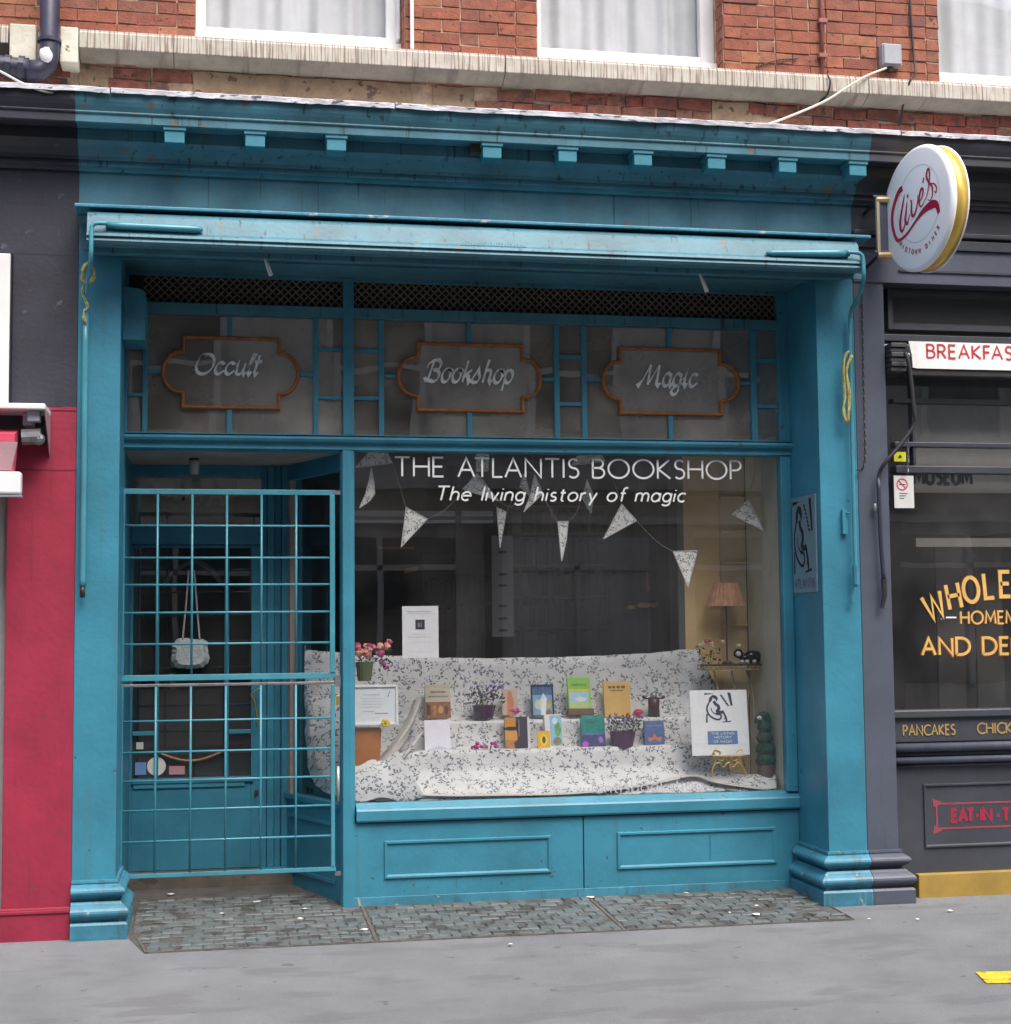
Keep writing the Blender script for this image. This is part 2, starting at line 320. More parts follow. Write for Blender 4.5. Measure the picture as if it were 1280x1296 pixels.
# ------------------------------------------------------------------ stroke lettering
def arc(cx, cy, rx, ry, a0, a1, n=10):
    return [(cx+rx*math.cos(R(a0+(a1-a0)*i/n)), cy+ry*math.sin(R(a0+(a1-a0)*i/n))) for i in range(n+1)]
XH = .62
G = {
'A': (.74, [[(0,0),(.37,1),(.74,0)], [(.14,.36),(.60,.36)]]),
'B': (.54, [[(0,0),(0,1),(.27,1)]+arc(.27,.77,.22,.23,90,-90)+[(0,.54)], [(.27,.54)]+arc(.27,.27,.27,.27,90,-90)+[(0,0)]]),
'C': (.74, [arc(.5,.5,.5,.5,50,310,16)]),
'D': (.76, [[(0,0),(0,1),(.26,1)]+arc(.26,.5,.5,.5,90,-90,14)+[(0,0)]]),
'E': (.46, [[(.46,1),(0,1),(0,0),(.46,0)], [(0,.52),(.41,.52)]]),
'F': (.44, [[(.44,1),(0,1),(0,0)], [(0,.52),(.38,.52)]]),
'G': (.86, [arc(.5,.5,.5,.5,48,330,16)+[(.93,.46),(.58,.46)]]),
'H': (.68, [[(0,0),(0,1)], [(.68,0),(.68,1)], [(0,.52),(.68,.52)]]),
'I': (.04, [[(.02,0),(.02,1)]]),
'J': (.3, [[(.3,1),(.3,.25)]+arc(.1,.25,.2,.25,0,-100)]),
'K': (.6, [[(0,0),(0,1)], [(.55,1),(.03,.5),(.6,0)]]),
'L': (.43, [[(0,1),(0,0),(.43,0)]]),
'M': (.86, [[(0,0),(.08,1),(.43,.25),(.78,1),(.86,0)]]),
'N': (.72, [[(0,0),(0,1),(.72,0),(.72,1)]]),
'O': (.98, [arc(.49,.5,.49,.5,90,450,24)]),
'P': (.5, [[(0,0),(0,1),(.24,1)]+arc(.24,.74,.26,.26,90,-90)+[(0,.48)]]),
'R': (.56, [[(0,0),(0,1),(.24,1)]+arc(.24,.74,.26,.26,90,-90)+[(0,.48)], [(.24,.48),(.56,0)]]),
'S': (.48, [arc(.25,.76,.21,.24,35,270)[:-1]+arc(.24,.26,.24,.26,90,-140)]),
'T': (.66, [[(0,1),(.66,1)], [(.33,1),(.33,0)]]),
'U': (.66, [[(0,1),(0,.32)]+arc(.33,.32,.33,.32,180,360)+[(.66,1)]]),
'V': (.7, [[(0,1),(.35,0),(.7,1)]]),
'W': (1.06, [[(0,1),(.27,0),(.53,.9),(.79,0),(1.06,1)]]),
'Y': (.64, [[(0,1),(.32,.48),(.64,1)], [(.32,.48),(.32,0)]]),
'4': (.56, [[(.42,0),(.42,1),(0,.3),(.56,.3)]]),
'9': (.5, [arc(.25,.72,.25,.28,0,360,16), [(.5,.72)]+arc(.1,.6,.4,.6,0,-75,8)]),
'-': (.3, [[(0,.45),(.3,.45)]]),
' ': (.28, []),
'a': (.48, [arc(.24,.31,.24,.31,20,340,14), [(.48,XH),(.48,0)]]),
'b': (.48, [[(0,1),(0,0)], arc(.24,.31,.24,.31,-160,160,14)]),
'c': (.42, [arc(.26,.31,.26,.31,50,310,12)]),
'e': (.5, [[(.02,.34),(.5,.34)]+arc(.25,.31,.25,.31,8,310,14)]),
'f': (.3, [arc(.3,.84,.16,.16,60,180,6)+[(.14,0)], [(0,.6),(.3,.6)]]),
'g': (.48, [arc(.24,.31,.24,.31,20,340,14), [(.48,XH),(.48,-.1)]+arc(.24,-.1,.24,.2,0,-150,8)]),
'h': (.42, [[(0,0),(0,1)], [(0,.36)]+arc(.21,.38,.21,.24,170,0,8)+[(.42,0)]]),
'i': (.04, [[(.02,0),(.02,.6)], [(.02,.8),(.02,.87)]]),
'k': (.42, [[(0,0),(0,1)], [(.38,.6),(.02,.28),(.42,0)]]),
'l': (.04, [[(.02,0),(.02,1)]]),
'm': (.74, [[(0,0),(0,.6)], [(0,.36)]+arc(.185,.38,.185,.24,170,0,7)+[(.37,0)], [(.37,.36)]+arc(.555,.38,.185,.24,170,0,7)+[(.74,0)]]),
'n': (.42, [[(0,0),(0,.6)], [(0,.36)]+arc(.21,.38,.21,.24,170,0,8)+[(.42,0)]]),
'o': (.54, [arc(.27,.31,.27,.31,90,450,18)]),
'p': (.48, [[(0,.6),(0,-.32)], arc(.24,.31,.24,.31,-160,160,14)]),
'r': (.28, [[(0,0),(0,.6)], [(0,.36)]+arc(.2,.38,.2,.22,170,70,5)]),
's': (.36, [arc(.19,.46,.15,.155,40,270)[:-1]+arc(.18,.155,.17,.155,90,-140)]),
't': (.3, [[(.13,.85),(.13,.12)]+arc(.25,.12,.12,.12,180,280,4), [(0,.6),(.3,.6)]]),
'u': (.44, [[(0,.6),(0,.22)]+arc(.22,.22,.22,.22,180,360,8)+[(.44,.6)], [(.44,.22),(.44,0)]]),
'v': (.42, [[(0,.6),(.2,0),(.42,.6)]]),
'y': (.44, [[(0,.6),(.21,.05)], [(.44,.6),(.12,-.32)]]),
}
# copperplate-like forms for the painted plaques
GC = {
'O': (.95, [arc(.5,.5,.42,.5,110,470,24)+[(.30,.98),(.12,.78)]]),
'c': (.44, [[(.42,.5)]+arc(.25,.31,.2,.3,60,300,12)+[(.5,.2)]]),
'u': (.52, [[(0,.4),(.08,.6),(.1,.2)]+arc(.24,.18,.14,.17,190,330,6)+[(.44,.6)], [(.44,.6),(.42,.1),(.5,0),(.58,.14)]]),
'l': (.26, [[(0,.1),(.16,.7),(.22,1.02),(.12,1.05),(.07,.75),(.08,.1),(.16,0),(.28,.16)]]),
't': (.28, [[(.1,1.0),(.08,.12),(.16,0),(.28,.14)], [(-.04,.66),(.3,.7)]]),
'B': (.8, [[(.2,.05),(.3,1)], [(.0,.62),(.04,.84),(.3,1),(.55,1.02)]+arc(.52,.77,.18,.22,70,-110,8)+[(.36,.54)], [(.36,.54)]+arc(.5,.28,.24,.27,80,-120,9)+[(.12,.06),(.0,.2)]]),
'o': (.5, [arc(.25,.31,.21,.31,90,450,16)+[(.4,.58),(.56,.5)]]),
'k': (.5, [[(.06,0),(.1,1.02)], [(.42,.6),(.12,.32),(.3,.3),(.4,0),(.52,.14)]]),
's': (.44, [[(-.04,.14),(.2,.66)]+arc(.14,.22,.22,.22,50,-150,8)]),
'h': (.5, [[(.06,0),(.12,1.02),(.2,1.0)], [(.06,.3)]+arc(.24,.42,.15,.18,150,0,6)+[(.38,.1),(.46,0),(.54,.14)]]),
'p': (.52, [[(-.04,.3),(.08,.62),(.06,-.36)], arc(.26,.31,.2,.3,-160,160,12)+[(.1,.45)]]),
'M': (1.2, [[(-.1,.1),(.0,.0),(.18,.3),(.42,1.0)], [(.42,1.0),(.5,.05)], [(.5,.05),(.9,1.0)], [(.9,1.0),(.96,.1),(1.06,0),(1.2,.16)]]),
'a': (.5, [arc(.22,.31,.2,.3,30,360,12), [(.42,.6),(.40,.1),(.48,0),(.58,.14)]]),
'g': (.5, [arc(.22,.31,.2,.3,30,360,12), [(.42,.6),(.40,-.2)]+arc(.22,-.2,.18,.18,0,-180,8)+[(.2,.02),(.56,.16)]]),
'i': (.24, [[(-.04,.3),(.08,.6),(.08,.1),(.16,0),(.28,.16)], [(.1,.8),(.12,.88)]]),
}
def ribbon(mb, pts, wid, place, nib=None, eps=0):
    q = [pts[0]]
    for p in pts[1:]:
        if math.dist(p, q[-1]) > 1e-4: q.append(p)
    if len(q) < 2: return
    n = len(q); L, Rr = [], []
    for i in range(n):
        a = q[max(i-1, 0)]; b = q[i]; c = q[min(i+1, n-1)]
        d1 = Vector((b[0]-a[0], b[1]-a[1])); d2 = Vector((c[0]-b[0], c[1]-b[1]))
        if d1.length < 1e-6: d1 = d2
        if d2.length < 1e-6: d2 = d1
        d1.normalize(); d2.normalize(); t = d1+d2
        if t.length < .2: t = d1
        t.normalize(); nm = Vector((-t.y, t.x)); k = 1/max(.5, abs(nm.dot(Vector((-d1.y, d1.x)))))
        wd = wid
        if nib is not None: wd = wid*(.3+.9*abs(math.sin(math.atan2(t.y, t.x)-nib)))
        L.append((b[0]+nm.x*wd/2*k, b[1]+nm.y*wd/2*k)); Rr.append((b[0]-nm.x*wd/2*k, b[1]-nm.y*wd/2*k))
    vs_ = [place(u, v, eps) for u, v in L]+[place(u, v, eps) for u, v in Rr]
    mb.add(vs_, [(i+n, i+1+n, i+1, i) for i in range(n-1)])
def layout(s, gap=.2, font=G, slant=0):
    out = []; x = 0
    for ch in s:
        wd, st = font.get(ch) or G[ch]
        for p in st: out.append([(x+a+slant*b, b) for a, b in p])
        x += wd+gap
    return out, x-gap
def lettering(name, s, m, parent, place, width, cap, wt=.1, gap=.2, slant=0, font=G, nib=None, **k):
    kern = {'AT': -.17, 'TL': -.03, 'LA': -.06, 'TI': -.02, 'FA': -.1, 'DO': 0} if font is G else {}
    adv = layout(s, gap, font, slant)[1]+sum(kern.get(s[q:q+2], 0) for q in range(len(s)-1)); sx = width/adv; x = 0
    if cap < .04: k['small'] = 1
    small = k.pop('small', 0); mb = MB(); i = 0
    for ic, ch in enumerate(s):
        wd, st = font.get(ch) or G[ch]
        if not small: mb = MB()
        for p in st: ribbon(mb, [((x+a+slant*b)*sx, b*cap) for a, b in p], wt*cap, place, nib, .0003*(i % 6)); i += 1
        x += wd+gap+kern.get(s[ic:ic+2], 0)
        if not small and st: mb.build('letter' if name == 'lettering' else name, m, parent, recalc=False, **k)
    if small: return mb.build(name, m, parent, recalc=False, kind='stuff', **k)
def wallplace(x, y, z): return lambda u, v, e: (x+u, y-e, z+v)
def wall_text(name, s, m, parent, px0, px1, pyb, pyt, y, **k):      # on a wall plane facing the street
    x0, z0 = P(px0, pyb, y); x1 = X(px1, pyb, y); z1 = Z(px0, pyt, y)
    return lettering(name, s, m, parent, wallplace(x0, y, z0), x1-x0, z1-z0, **k)
def crv(pts, n=6):                                                  # smooth curve through points
    o = []; q = [pts[0]]+list(pts)+[pts[-1]]
    for i in range(1, len(q)-2):
        for k in range(n):
            t = k/n
            o.append(tuple(.5*(2*q[i][j]+(q[i+1][j]-q[i-1][j])*t+(2*q[i-1][j]-5*q[i][j]+4*q[i+1][j]-q[i+2][j])*t*t+(3*q[i][j]-q[i-1][j]-3*q[i+1][j]+q[i+2][j])*t**3) for j in range(len(q[0]))))
    return o+[tuple(pts[-1])]

# ================================================================== THE SETTING
XA, XB = -.751, -.519          # left pilaster
XC, XD, XE = 3.594, 3.837, 4.036   # right pilaster: blue part, slate part
FR = .50                        # plane of the shop window frame
xl, xr = -14, 20
MB().add([(xl,-3.4,gz(-3.4)),(xr,-3.4,gz(-3.4)),(xr,.9,gz(.9)),(xl,.9,gz(.9))], [(0,1,2,3)]).build('pavement', ASPH, kind='structure')
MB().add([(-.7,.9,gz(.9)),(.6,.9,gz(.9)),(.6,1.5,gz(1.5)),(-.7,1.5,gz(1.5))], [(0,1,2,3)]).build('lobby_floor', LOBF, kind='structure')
MB().box(xl, xr, -3.56, -3.4, -.4, gz(-3.4)+.002).build('kerb', KERBM, bevel=.01, kind='structure')
MB().quad((xl-30,-60,-.28),(xr+30,-60,-.28),(xr+30,-3.5,-.28),(xl-30,-3.5,-.28)).build('road', ROADM, kind='structure')
MB().box(xl, xr, -13, -7.2, -.4, -.14).build('far_pavement', ASPH, kind='structure')

# building across the street, seen only as reflections in the glass
ob = thing('facing_building', 'pale stone building across the street mirrored in the shop glass', 'building', (3, -12.6, -.14))
OST = mat('facing_stone', (.46, .42, .36), .85, .15, 1.2, .2, 10, streak=((.16, .15, .13), (2, 2, .3), .55, .6)); OGL = mat('facing_window_glass', (.03, .035, .04), .1, .1, 2); OWH = flat('facing_white_frames', (.50, .47, .42))
ODK = flat('facing_shopfront_paint', (.035, .035, .04), .4)
MB().box(-14, 20, -20, -13, -.2, 11.5).build('wall', OST, ob)
for z_, h_, d_ in ((3.7, .35, .35), (3.2, .12, .12), (6.9, .2, .15), (10.9, .5, .5)):
    MB().box(-14, 20, -13.0, -13+d_, z_, z_+h_).build('string_course', OWH if z_ == 3.2 else OST, ob)
for i in range(11):
    x_ = -12.6+i*3
    g_ = MB().box(x_-1.15, x_+1.15, -13.0, -12.96, .75, 3.0).build('shop_window', OGL if i % 3 else OWH, ob)
    MB().box(x_-1.15, x_+1.15, -12.96, -12.9, 2.5, 2.58).box(x_-.04, x_+.04, -12.96, -12.9, .75, 3.0).build('frame', OWH, g_)
    MB().box(x_-1.42, x_-1.18, -13.0, -12.8, -.1, 3.2).build('pier', OST if i % 2 else ODK, ob)
    for z_ in (4.6, 7.6):
        g_ = MB().box(x_-.6, x_+.6, -13.0, -12.97, z_, z_+1.9).build('window', OGL, ob)
        MB().box(x_-.7, x_-.6, -13, -12.9, z_-.1, z_+2).box(x_+.6, x_+.7, -13, -12.9, z_-.1, z_+2).box(x_-.6, x_+.6, -13, -12.9, z_+1.9, z_+2).box(x_-.6, x_+.6, -13, -12.9, z_+.9, z_+.98).box(x_-.8, x_+.8, -13, -12.8, z_-.22, z_-.1).build('frame', OWH, g_)

# ================================================================== BRICK BUILDING ABOVE
WY = .10                                     # brick face
ZS = Z(640, 71, -.02)                        # top of the sill band
ZF = Z(600, 138, -.34)                       # top of the shop cornice
brick_house = thing('brick_building', 'red brick upper wall with white framed windows above the shopfronts', 'building', (1.5, WY, ZS))
zband0 = ZF-.1
wins = []
for (a, b, pb) in ((247, 512, 60), (680, 915, 80), (1187, 1450, 104)):
    wins.append((X(a, 30, WY), X(b, 30, WY)))
wbot = Z(510, 61, WY+.17)
# backing wall with real openings
mw = MB()
edges = [-6]+[v for w_ in wins for v in w_]+[12]
for i in range(0, len(edges), 2): mw.box(edges[i], edges[i+1], WY-.005, WY+.4, ZS-.06, 6.6)
mw.box(-6, 12, WY-.001, WY+.4, zband0, ZS-.06)
mw.box(-6, 12, WY-.005, WY+.4, 6.6, 11.5)
mw.build('wall', MORTAR, brick_house)
def brick_mesh(L, h, nm, m, j=.004, d=.03):
    b = MB(); r_ = lambda a=j: random.uniform(-a, a)
    f = [(-L/2+r_(), -.012+r_(.003), -h/2+r_()), (L/2+r_(), -.012+r_(.003), -h/2+r_()), (L/2+r_(), -.012+r_(.003), h/2+r_()), (-L/2+r_(), -.012+r_(.003), h/2+r_())]
    o_ = [(x*1.0+(.004 if x < 0 else -.004)*-1, -.006, z+(.004 if z > 0 else -.004)) for x, y, z in f]
    k = [(x, d, z) for x, y, z in o_]
    b.add(f+o_+k, [(0,1,2,3)]+[(i, i+4, (i+1) % 4+4, (i+1) % 4) for i in range(4)]+[(i+4, i+8, (i+1) % 4+8, (i+1) % 4+4) for i in range(4)])
    me_o = b.build(nm, m, None, raw=True)
    me = me_o.data; bpy.data.objects.remove(me_o); return me
ch = .0745
STR = [brick_mesh(.213, ch-.011, 'brick', BRICK) for _ in range(4)]; HDR = [brick_mesh(.102, ch-.011, 'brick', BRICK) for _ in range(4)]
STRR = [brick_mesh(.205, .062, 'brick', BRICKR, .009) for _ in range(5)]; HDRR = [brick_mesh(.1, .06, 'brick', BRICKR, .009) for _ in range(3)]
def put(me, x, y, z, rz=0, ry=0, sx=1):
    o = bpy.data.objects.new('brick', me); C.objects.link(o); o.parent = brick_house
    o.location = Vector((x, y, z))-wl(brick_house); o.rotation_euler = (0, ry, rz); o.scale = (sx, 1, 1); return o
nb = 0
gaps = [(-1.9, wins[0][0]), (wins[0][1], wins[1][0]), (wins[1][1], wins[2][0])]
for gx0, gx1 in gaps:
    L = gx1-gx0
    for r_ in range(9):
        z = ZS+.02+ch/2+r_*ch
        if gx0 < -1 and r_ > 6: break
        seq = []; x = 0; big = r_ % 2 == 0
        while x < L-.02:
            wdt = .2235 if big else .1115
            if L-x < wdt*1.35: wdt = L-x
            seq.append((x, wdt)); x += wdt; big = not big
        for x, wdt in seq:
            me = random.choice(STR if wdt > .16 else HDR); nominal = .2235 if wdt > .16 else .1115
            put(me, gx0+x+wdt/2, WY+random.uniform(-.003, .003), z, sx=wdt/nominal*(1 if nominal < .2 else 1)); nb += 1
    # the visible brick reveal on the right-hand side of each window
for (a, b) in wins[:2]:
    for r_ in range(9):
        z = ZS+.02+ch/2+r_*ch
        put(HDR[r_ % 4], b+.004, WY+.065 if r_ % 2 else WY+.06, z, rz=R(-90)); nb += 1
# two worn courses under the sill with patches of old stone
zc1 = Z(600, 102, WY)-.0; zc2 = zc1-.077
patches = [(245, 520, 0), (548, 600, 1), (900, 950, 1), (100, 140, 1)]
prs = [(X(a, 120, WY), X(b, 120, WY)) for a, b, _ in patches]
for row, zc in enumerate((zc1, zc2, zc2-.077)):
    x = -1.9+row*.09
    while x < 5.6:
        wdt = .2235 if random.random() < .6 else .1115
        hit = row >= 1 and any(x+wdt > a+.03 and x < b-.03 for a, b in prs)
        if not hit:
            put(random.choice(STRR if wdt > .16 else HDRR), x+wdt/2, WY+random.uniform(-.012, .004), zc+random.uniform(-.004, .004), ry=random.uniform(-.02, .02)); nb += 1
        x += wdt
for a, b in prs:
    mb = MB(); n = max(3, int((b-a)/.08)); top = []; bot = []
    for i in range(n+1):
        xx = a+(b-a)*i/n; top.append((xx, zc2+.036+random.uniform(-.012, .006))); bot.append((xx, zc2-.16))
    mb.slab(bot+top[::-1], WY-.012+random.uniform(-.01, .004), WY+.03).build('patch_stone', PATCH, brick_house)
# sill band: white ribbed front, grey hollow below
xs0 = X(100, 50, -.04)
def sill(x0, x1, nm):
    zt = ZS; zu = Z(640, 92, -.04); zl = Z(640, 104, -.0)
    s_ = MB().prism([(-.05, zu), (-.05, zt-.018), (-.04, zt-.012), (-.04, zt), (.2, zt+.02), (.2, zu)], x0, x1).build(nm, STONEW, brick_house, bevel=.004)
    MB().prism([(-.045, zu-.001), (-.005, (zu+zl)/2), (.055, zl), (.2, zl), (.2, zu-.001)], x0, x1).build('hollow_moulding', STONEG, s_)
    return s_, zu, zl
bounds = [xs0, X(220, 50, -.05), X(640, 80, -.05), X(1100, 100, -.05), 6.2]
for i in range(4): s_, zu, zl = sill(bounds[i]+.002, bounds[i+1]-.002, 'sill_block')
sill(-2.2, X(10, 45, -.05), 'sill_block')
for a, b in ((12, 46), (76, 99)):
    MB().box(X(a, 50, -.05), X(b, 50, -.05), -.055, .15, Z(60, 78, -.05), ZS+.005).build('plain_stone_block', STONE, brick_house, bevel=.008)
# windows
for i, (a, b) in enumerate(wins):
    MB().box(a, b, WY+.1, WY+.3, ZS-.05, wbot-.002).build('inner_sill', WHITE, brick_house)
    wf = MB(); y0, y1 = WY+.17, WY+.235; fw = .06; top = 6.6
    wf.box(a, a+fw, y0, y1, wbot, top).box(b-fw-.03, b, y0, y1, wbot, top).box(a+fw, b-fw-.03, y0+.001, y1, wbot, wbot+fw)
    if i == 0: wf.box(b-.03, b-.012, WY+.1, y0, wbot+.03, top)
    wo = wf.build('window_frame', WHITE, brick_house, bevel=.004)
    MB().quad((a+fw, y0+.03, wbot+fw), (b-fw-.03, y0+.03, wbot+fw), (b-fw-.03, y0+.03, top), (a+fw, y0+.03, top)).build('pane', GLASSU, wo)
    MB().box(a-.3, b+.3, y1+1.2, y1+1.22, wbot-.1, top+.2).box(a-.32, a-.3, WY+.4, y1+1.2, wbot-.1, top+.2).box(b+.3, b+.32, WY+.4, y1+1.2, wbot-.1, top+.2).box(a-.3, b+.3, WY+.4, y1+1.2, wbot-.12, wbot-.1).build('room_wall', OWH, brick_house)
    # net curtain hanging in folds
    n = 90; mb = MB(); ph = random.uniform(0, 6); vs_ = []
    for k in range(n+1):
        t = k/n; x = a+.02+(b-a-.04)*t
        y = y1+.06+.022*math.sin(t*34+ph+1.5*math.sin(t*9))+.01*math.sin(t*71)
        vs_ += [(x, y, wbot+.03), (x, y, top)]
    mb.add(vs_, [(2*k, 2*k+2, 2*k+3, 2*k+1) for k in range(n)])
    mb.build('net_curtain', CURT, smooth=True, label=['white net curtain in the upper window left of centre, nearest the drainpipe', 'white net curtain in the middle upper window above the shop name', 'white net curtain in the upper window at the right edge beside the junction box'][i], cat='curtain', group='net curtains upstairs')
MB().box(wins[0][1]+.03, wins[0][1]+.05, WY-.05, WY-.02, ZS+.04, ZS+.4).build('window_stay', WHITE, brick_house)

# lead flashing over all three shop cornices
zl0 = Z(600, 143, -.34); zt0 = Z(600, 137, -.34)
xj = [-3.0, X(140, 120, -.34), X(500, 135, -.34), X(1140, 178, -.34), 6.2]
fl = thing('lead_flashing', 'long strip of whitened lead capping the shop cornices', 'flashing', (1.5, -.2, zl0))
for i in range(4):
    mb = MB(); n = 40; vs_ = []
    for k in range(n+1):
        x = xj[i]+.003+(xj[i+1]-xj[i]-.006)*k/n; j = random.uniform(-.004, .004)
        vs_ += [(x, -.353+j, zl0+j), (x, -.356+j, zl0+.026+j), (x, -.34, zl0+.034+j*.5), (x, WY, zl0+.12)]
    mb.add(vs_, [(4*k+c_, 4*k+4+c_, 4*k+5+c_, 4*k+1+c_) for k in range(n) for c_ in range(3)]).build('lead_sheet', LEAD, fl)

# drainpipe with swan neck
xd = X(62, 30, -.12); dp = thing('drainpipe', 'navy painted drainpipe bending left above the charcoal shop fascia', 'drainpipe', (xd, -.1, Z(60, 95, -.1)))
mb = MB(); mb.tube([(xd, -.08, 6.4), (xd, -.08, Z(62, 70, -.08)), (xd-.01, -.09, Z(62, 82, -.08)), (xd-.05, -.1, Z(62, 90, -.1)), (xd-.12, -.1, Z(62, 92, -.1))], .055, 14); mb.build('pipe', PIPE, dp, smooth=True)
mb = MB(); zz = Z(20, 84, -.1); mb.tube([(xd-.1, -.1, zz-.005), (xd-.16, -.1, zz-.01), (xd-.26, -.1, zz), (xd-.5, -.1, zz+.01), (xd-1.4, -.1, zz+.05)], .058, 14); mb.build('bend', PIPE, dp, smooth=True)
for q in (.13, .2): MB().tube([(xd-q, -.1, zz-.008), (xd-q-.03, -.1, zz-.006)], .068, 14).build('collar', PIPE, dp, smooth=False)
MB().tube([(xd, -.08, Z(62, 54, -.08)), (xd, -.08, Z(62, 50, -.08))], .066, 14).build('collar', PIPE, dp)
mb = MB(); mb.ball((X(58, 67, -.16), -.15, Z(58, 68, -.16)), .034, 10, 8, 1, .6, 1.25, .14); mb.build('foam_blob', flat('white_foam', (.8, .8, .8), .9), smooth=True, label='blob of white filler foam stuck in the elbow of the navy drainpipe', cat='filler foam')
# cables, conduit, junction box
def cable(nm, pts, r, m, label, cat, group=None):
    return MB().tube(crv(pts, 5), r, 6).build(nm, m, smooth=True, label=label, cat=cat, group=group)
cable('cable', [(X(-60, 60, -.2), -.2, Z(-60, 62, -.2)), (X(0, 90, -.25), -.25, Z(0, 90, -.25)), (X(30, 106, -.3), -.3, Z(30, 106, -.3)), (X(60, 115, -.34), -.34, Z(60, 116, -.34)), (X(110, 120, -.2), -.2, Z(110, 119, -.2))], .0065, CABLEW, 'white cable sagging below the navy drainpipe bend', 'cable')
cable('cable', [(X(958, 158, -.33), -.33, Z(958, 160, -.33)), (X(985, 152, -.3), -.28, Z(985, 152, -.3)), (X(1040, 130, -.15), -.15, Z(1040, 130, -.15)), (X(1070, 112, -.1), -.1, Z(1070, 112, -.1)), (X(1095, 97, -.07), -.07, Z(1095, 97, -.07)), (X(1122, 90, .04), .04, Z(1122, 86, .04))], .0075, CABLEW, 'white cable looping up from the cornice to the grey junction box', 'cable')
cable('cable', [(X(1048, 96, -.06), -.06, Z(1048, 95, -.06)), (X(1051, 104, -.07), -.07, Z(1051, 104, -.07)), (X(1047, 118, -.05), -.05, Z(1047, 120, -.05)), (X(1036, 128, .06), .06, Z(1036, 130, .06))], .006, BLACK, 'short black cable hooked over the sill band under the pink conduit', 'cable')
cable('cable', [(X(1150, -30, .07), .07, Z(1150, -30, .07)), (X(1156, 60, .07), .07, Z(1156, 60, .07)), (X(1159, 92, .03), .03, Z(1159, 92, .03)), (X(1153, 103, -.06), -.06, Z(1153, 100, -.06)), (X(1146, 130, .0), .02, Z(1146, 130, .02)), (X(1138, 160, .06), .06, Z(1138, 160, .06))], .007, DARK, 'dark cable running down the brick pier right of the junction box', 'cable')
cable('cable', [(X(958, 85, .07), .08, Z(958, 85, .08)), (X(985, 77, .07), .075, Z(985, 76, .08)), (X(1010, 73, .07), .08, Z(1010, 74, .08))], .004, DARK, 'thin loose wire lying on the brickwork right of the middle upstairs window', 'cable')
cp_ = thing('conduit', 'thin pink painted conduit running up the brick pier', 'conduit', (X(1041, 92, .07), .07, ZS))
MB().tube([(X(1041, 60, .07), .07, ZS), (X(1041, 60, .07), .07, 6.3)], .011, 8).build('pipe', PINKP, cp_, smooth=True)
for q in (26, 70): MB().box(X(1036, q, .07), X(1046, q, .07), .05, .085, Z(1041, q+3, .07), Z(1041, q-2, .07)).build('clip', PINKP, cp_)
jb = thing('junction_box', 'small grey junction box on the brick pier beside the right upstairs window', 'junction box', (X(1130, 85, .05), .09, Z(1130, 85, .05)))
x0, x1 = X(1118, 70, .02), X(1143, 70, .02); z0, z1 = Z(1130, 82, .02), Z(1130, 54, .02)
box('body', GREYP, jb, x0, x1, .03, .09, z0, z1, .008); box('cover', GREYP, jb, x0+.008, x1-.008, .018, .03, z0+.008, z1-.008, .004)
MB().tube([((x0+x1)/2, .06, z0), ((x0+x1)/2, .06, z0-.03)], .02, 8).build('cable_gland', DARK, jb)

# ================================================================== ENTABLATURES (same mouldings over three shops)
def zc(py, y, x=105): return Z(x, py, y)
corona = [(-.335, zl0+.012), (-.325, zc(126,-.325)), (-.315, zc(132,-.315)), (-.300, zc(139,-.3)), (-.302, zc(140.2,-.302)), (-.300, zc(141.5,-.3)), (-.290, zc(143.5,-.29)), (-.290, zc(153,-.29)), (-.280, zc(155,-.28))]
zs_ = corona[-1][1]; corona += [(-.27, zs_+.012), (-.12, zs_+.012), (.3, zs_+.012), (.3, corona[0][1]+.0)]
bed = [(-.15, zs_+.010), (-.15, zc(176,-.15)), (-.13, zc(182,-.13)), (-.10, zc(188,-.10)), (-.075, zc(197,-.075)), (-.075, zc(201,-.075)), (-.05, zc(202,-.05)), (-.05, zc(209,-.05)), (-.03, zc(212,-.03)), (-.02, zc(216,-.02)), (.3, zc(216,-.02)), (.3, zs_+.010)]
zfz = zc(216, -.02); zarch = zc(262, 0)
frz = (zfz-.001, zarch)
def entab(parent, m, x0, x1):
    MB().prism(corona, x0, x1).build('cornice', m, parent, smooth=False)
    MB().prism(bed, x0, x1).build('bed_moulding', m, parent)
    MB().box(x0, x1, 0, .3, frz[1], frz[0]).build('frieze', m, parent)

# ---------------- bookshop front
shop = thing('bookshop_front', 'blue painted timber bookshop front with bracketed cornice and large display window', 'shopfront', (1.5, 0, 0))
entab(shop, TEALC_, XA+.0, XD)
# brackets under the cornice (one is missing)
bpx = [(221, 168), (323, 173.5), (426, 178.5), (623, 188.5), (718.5, 193.5), (814, 198), (907, 202.5), (997, 207), (1086, 211.5)]
zb0 = zs_+.010
for px, py in bpx:
    xx = X(px, py, -.27)
    mb = MB().box(xx-.062, xx+.062, -.282, -.152, zb0-.028, zb0-.001).box(xx-.054, xx+.054, -.274, -.152, zb0-.095, zb0-.028)
    mb.build('bracket', TEALP, shop, bevel=.004)
MB().box(X(596, 190, -.2), X(612, 190, -.2), -.22, -.152, zb0-.05, zb0-.001).build('broken_bracket_stub', flat('bare_wood', (.10, .07, .045), .9), shop)
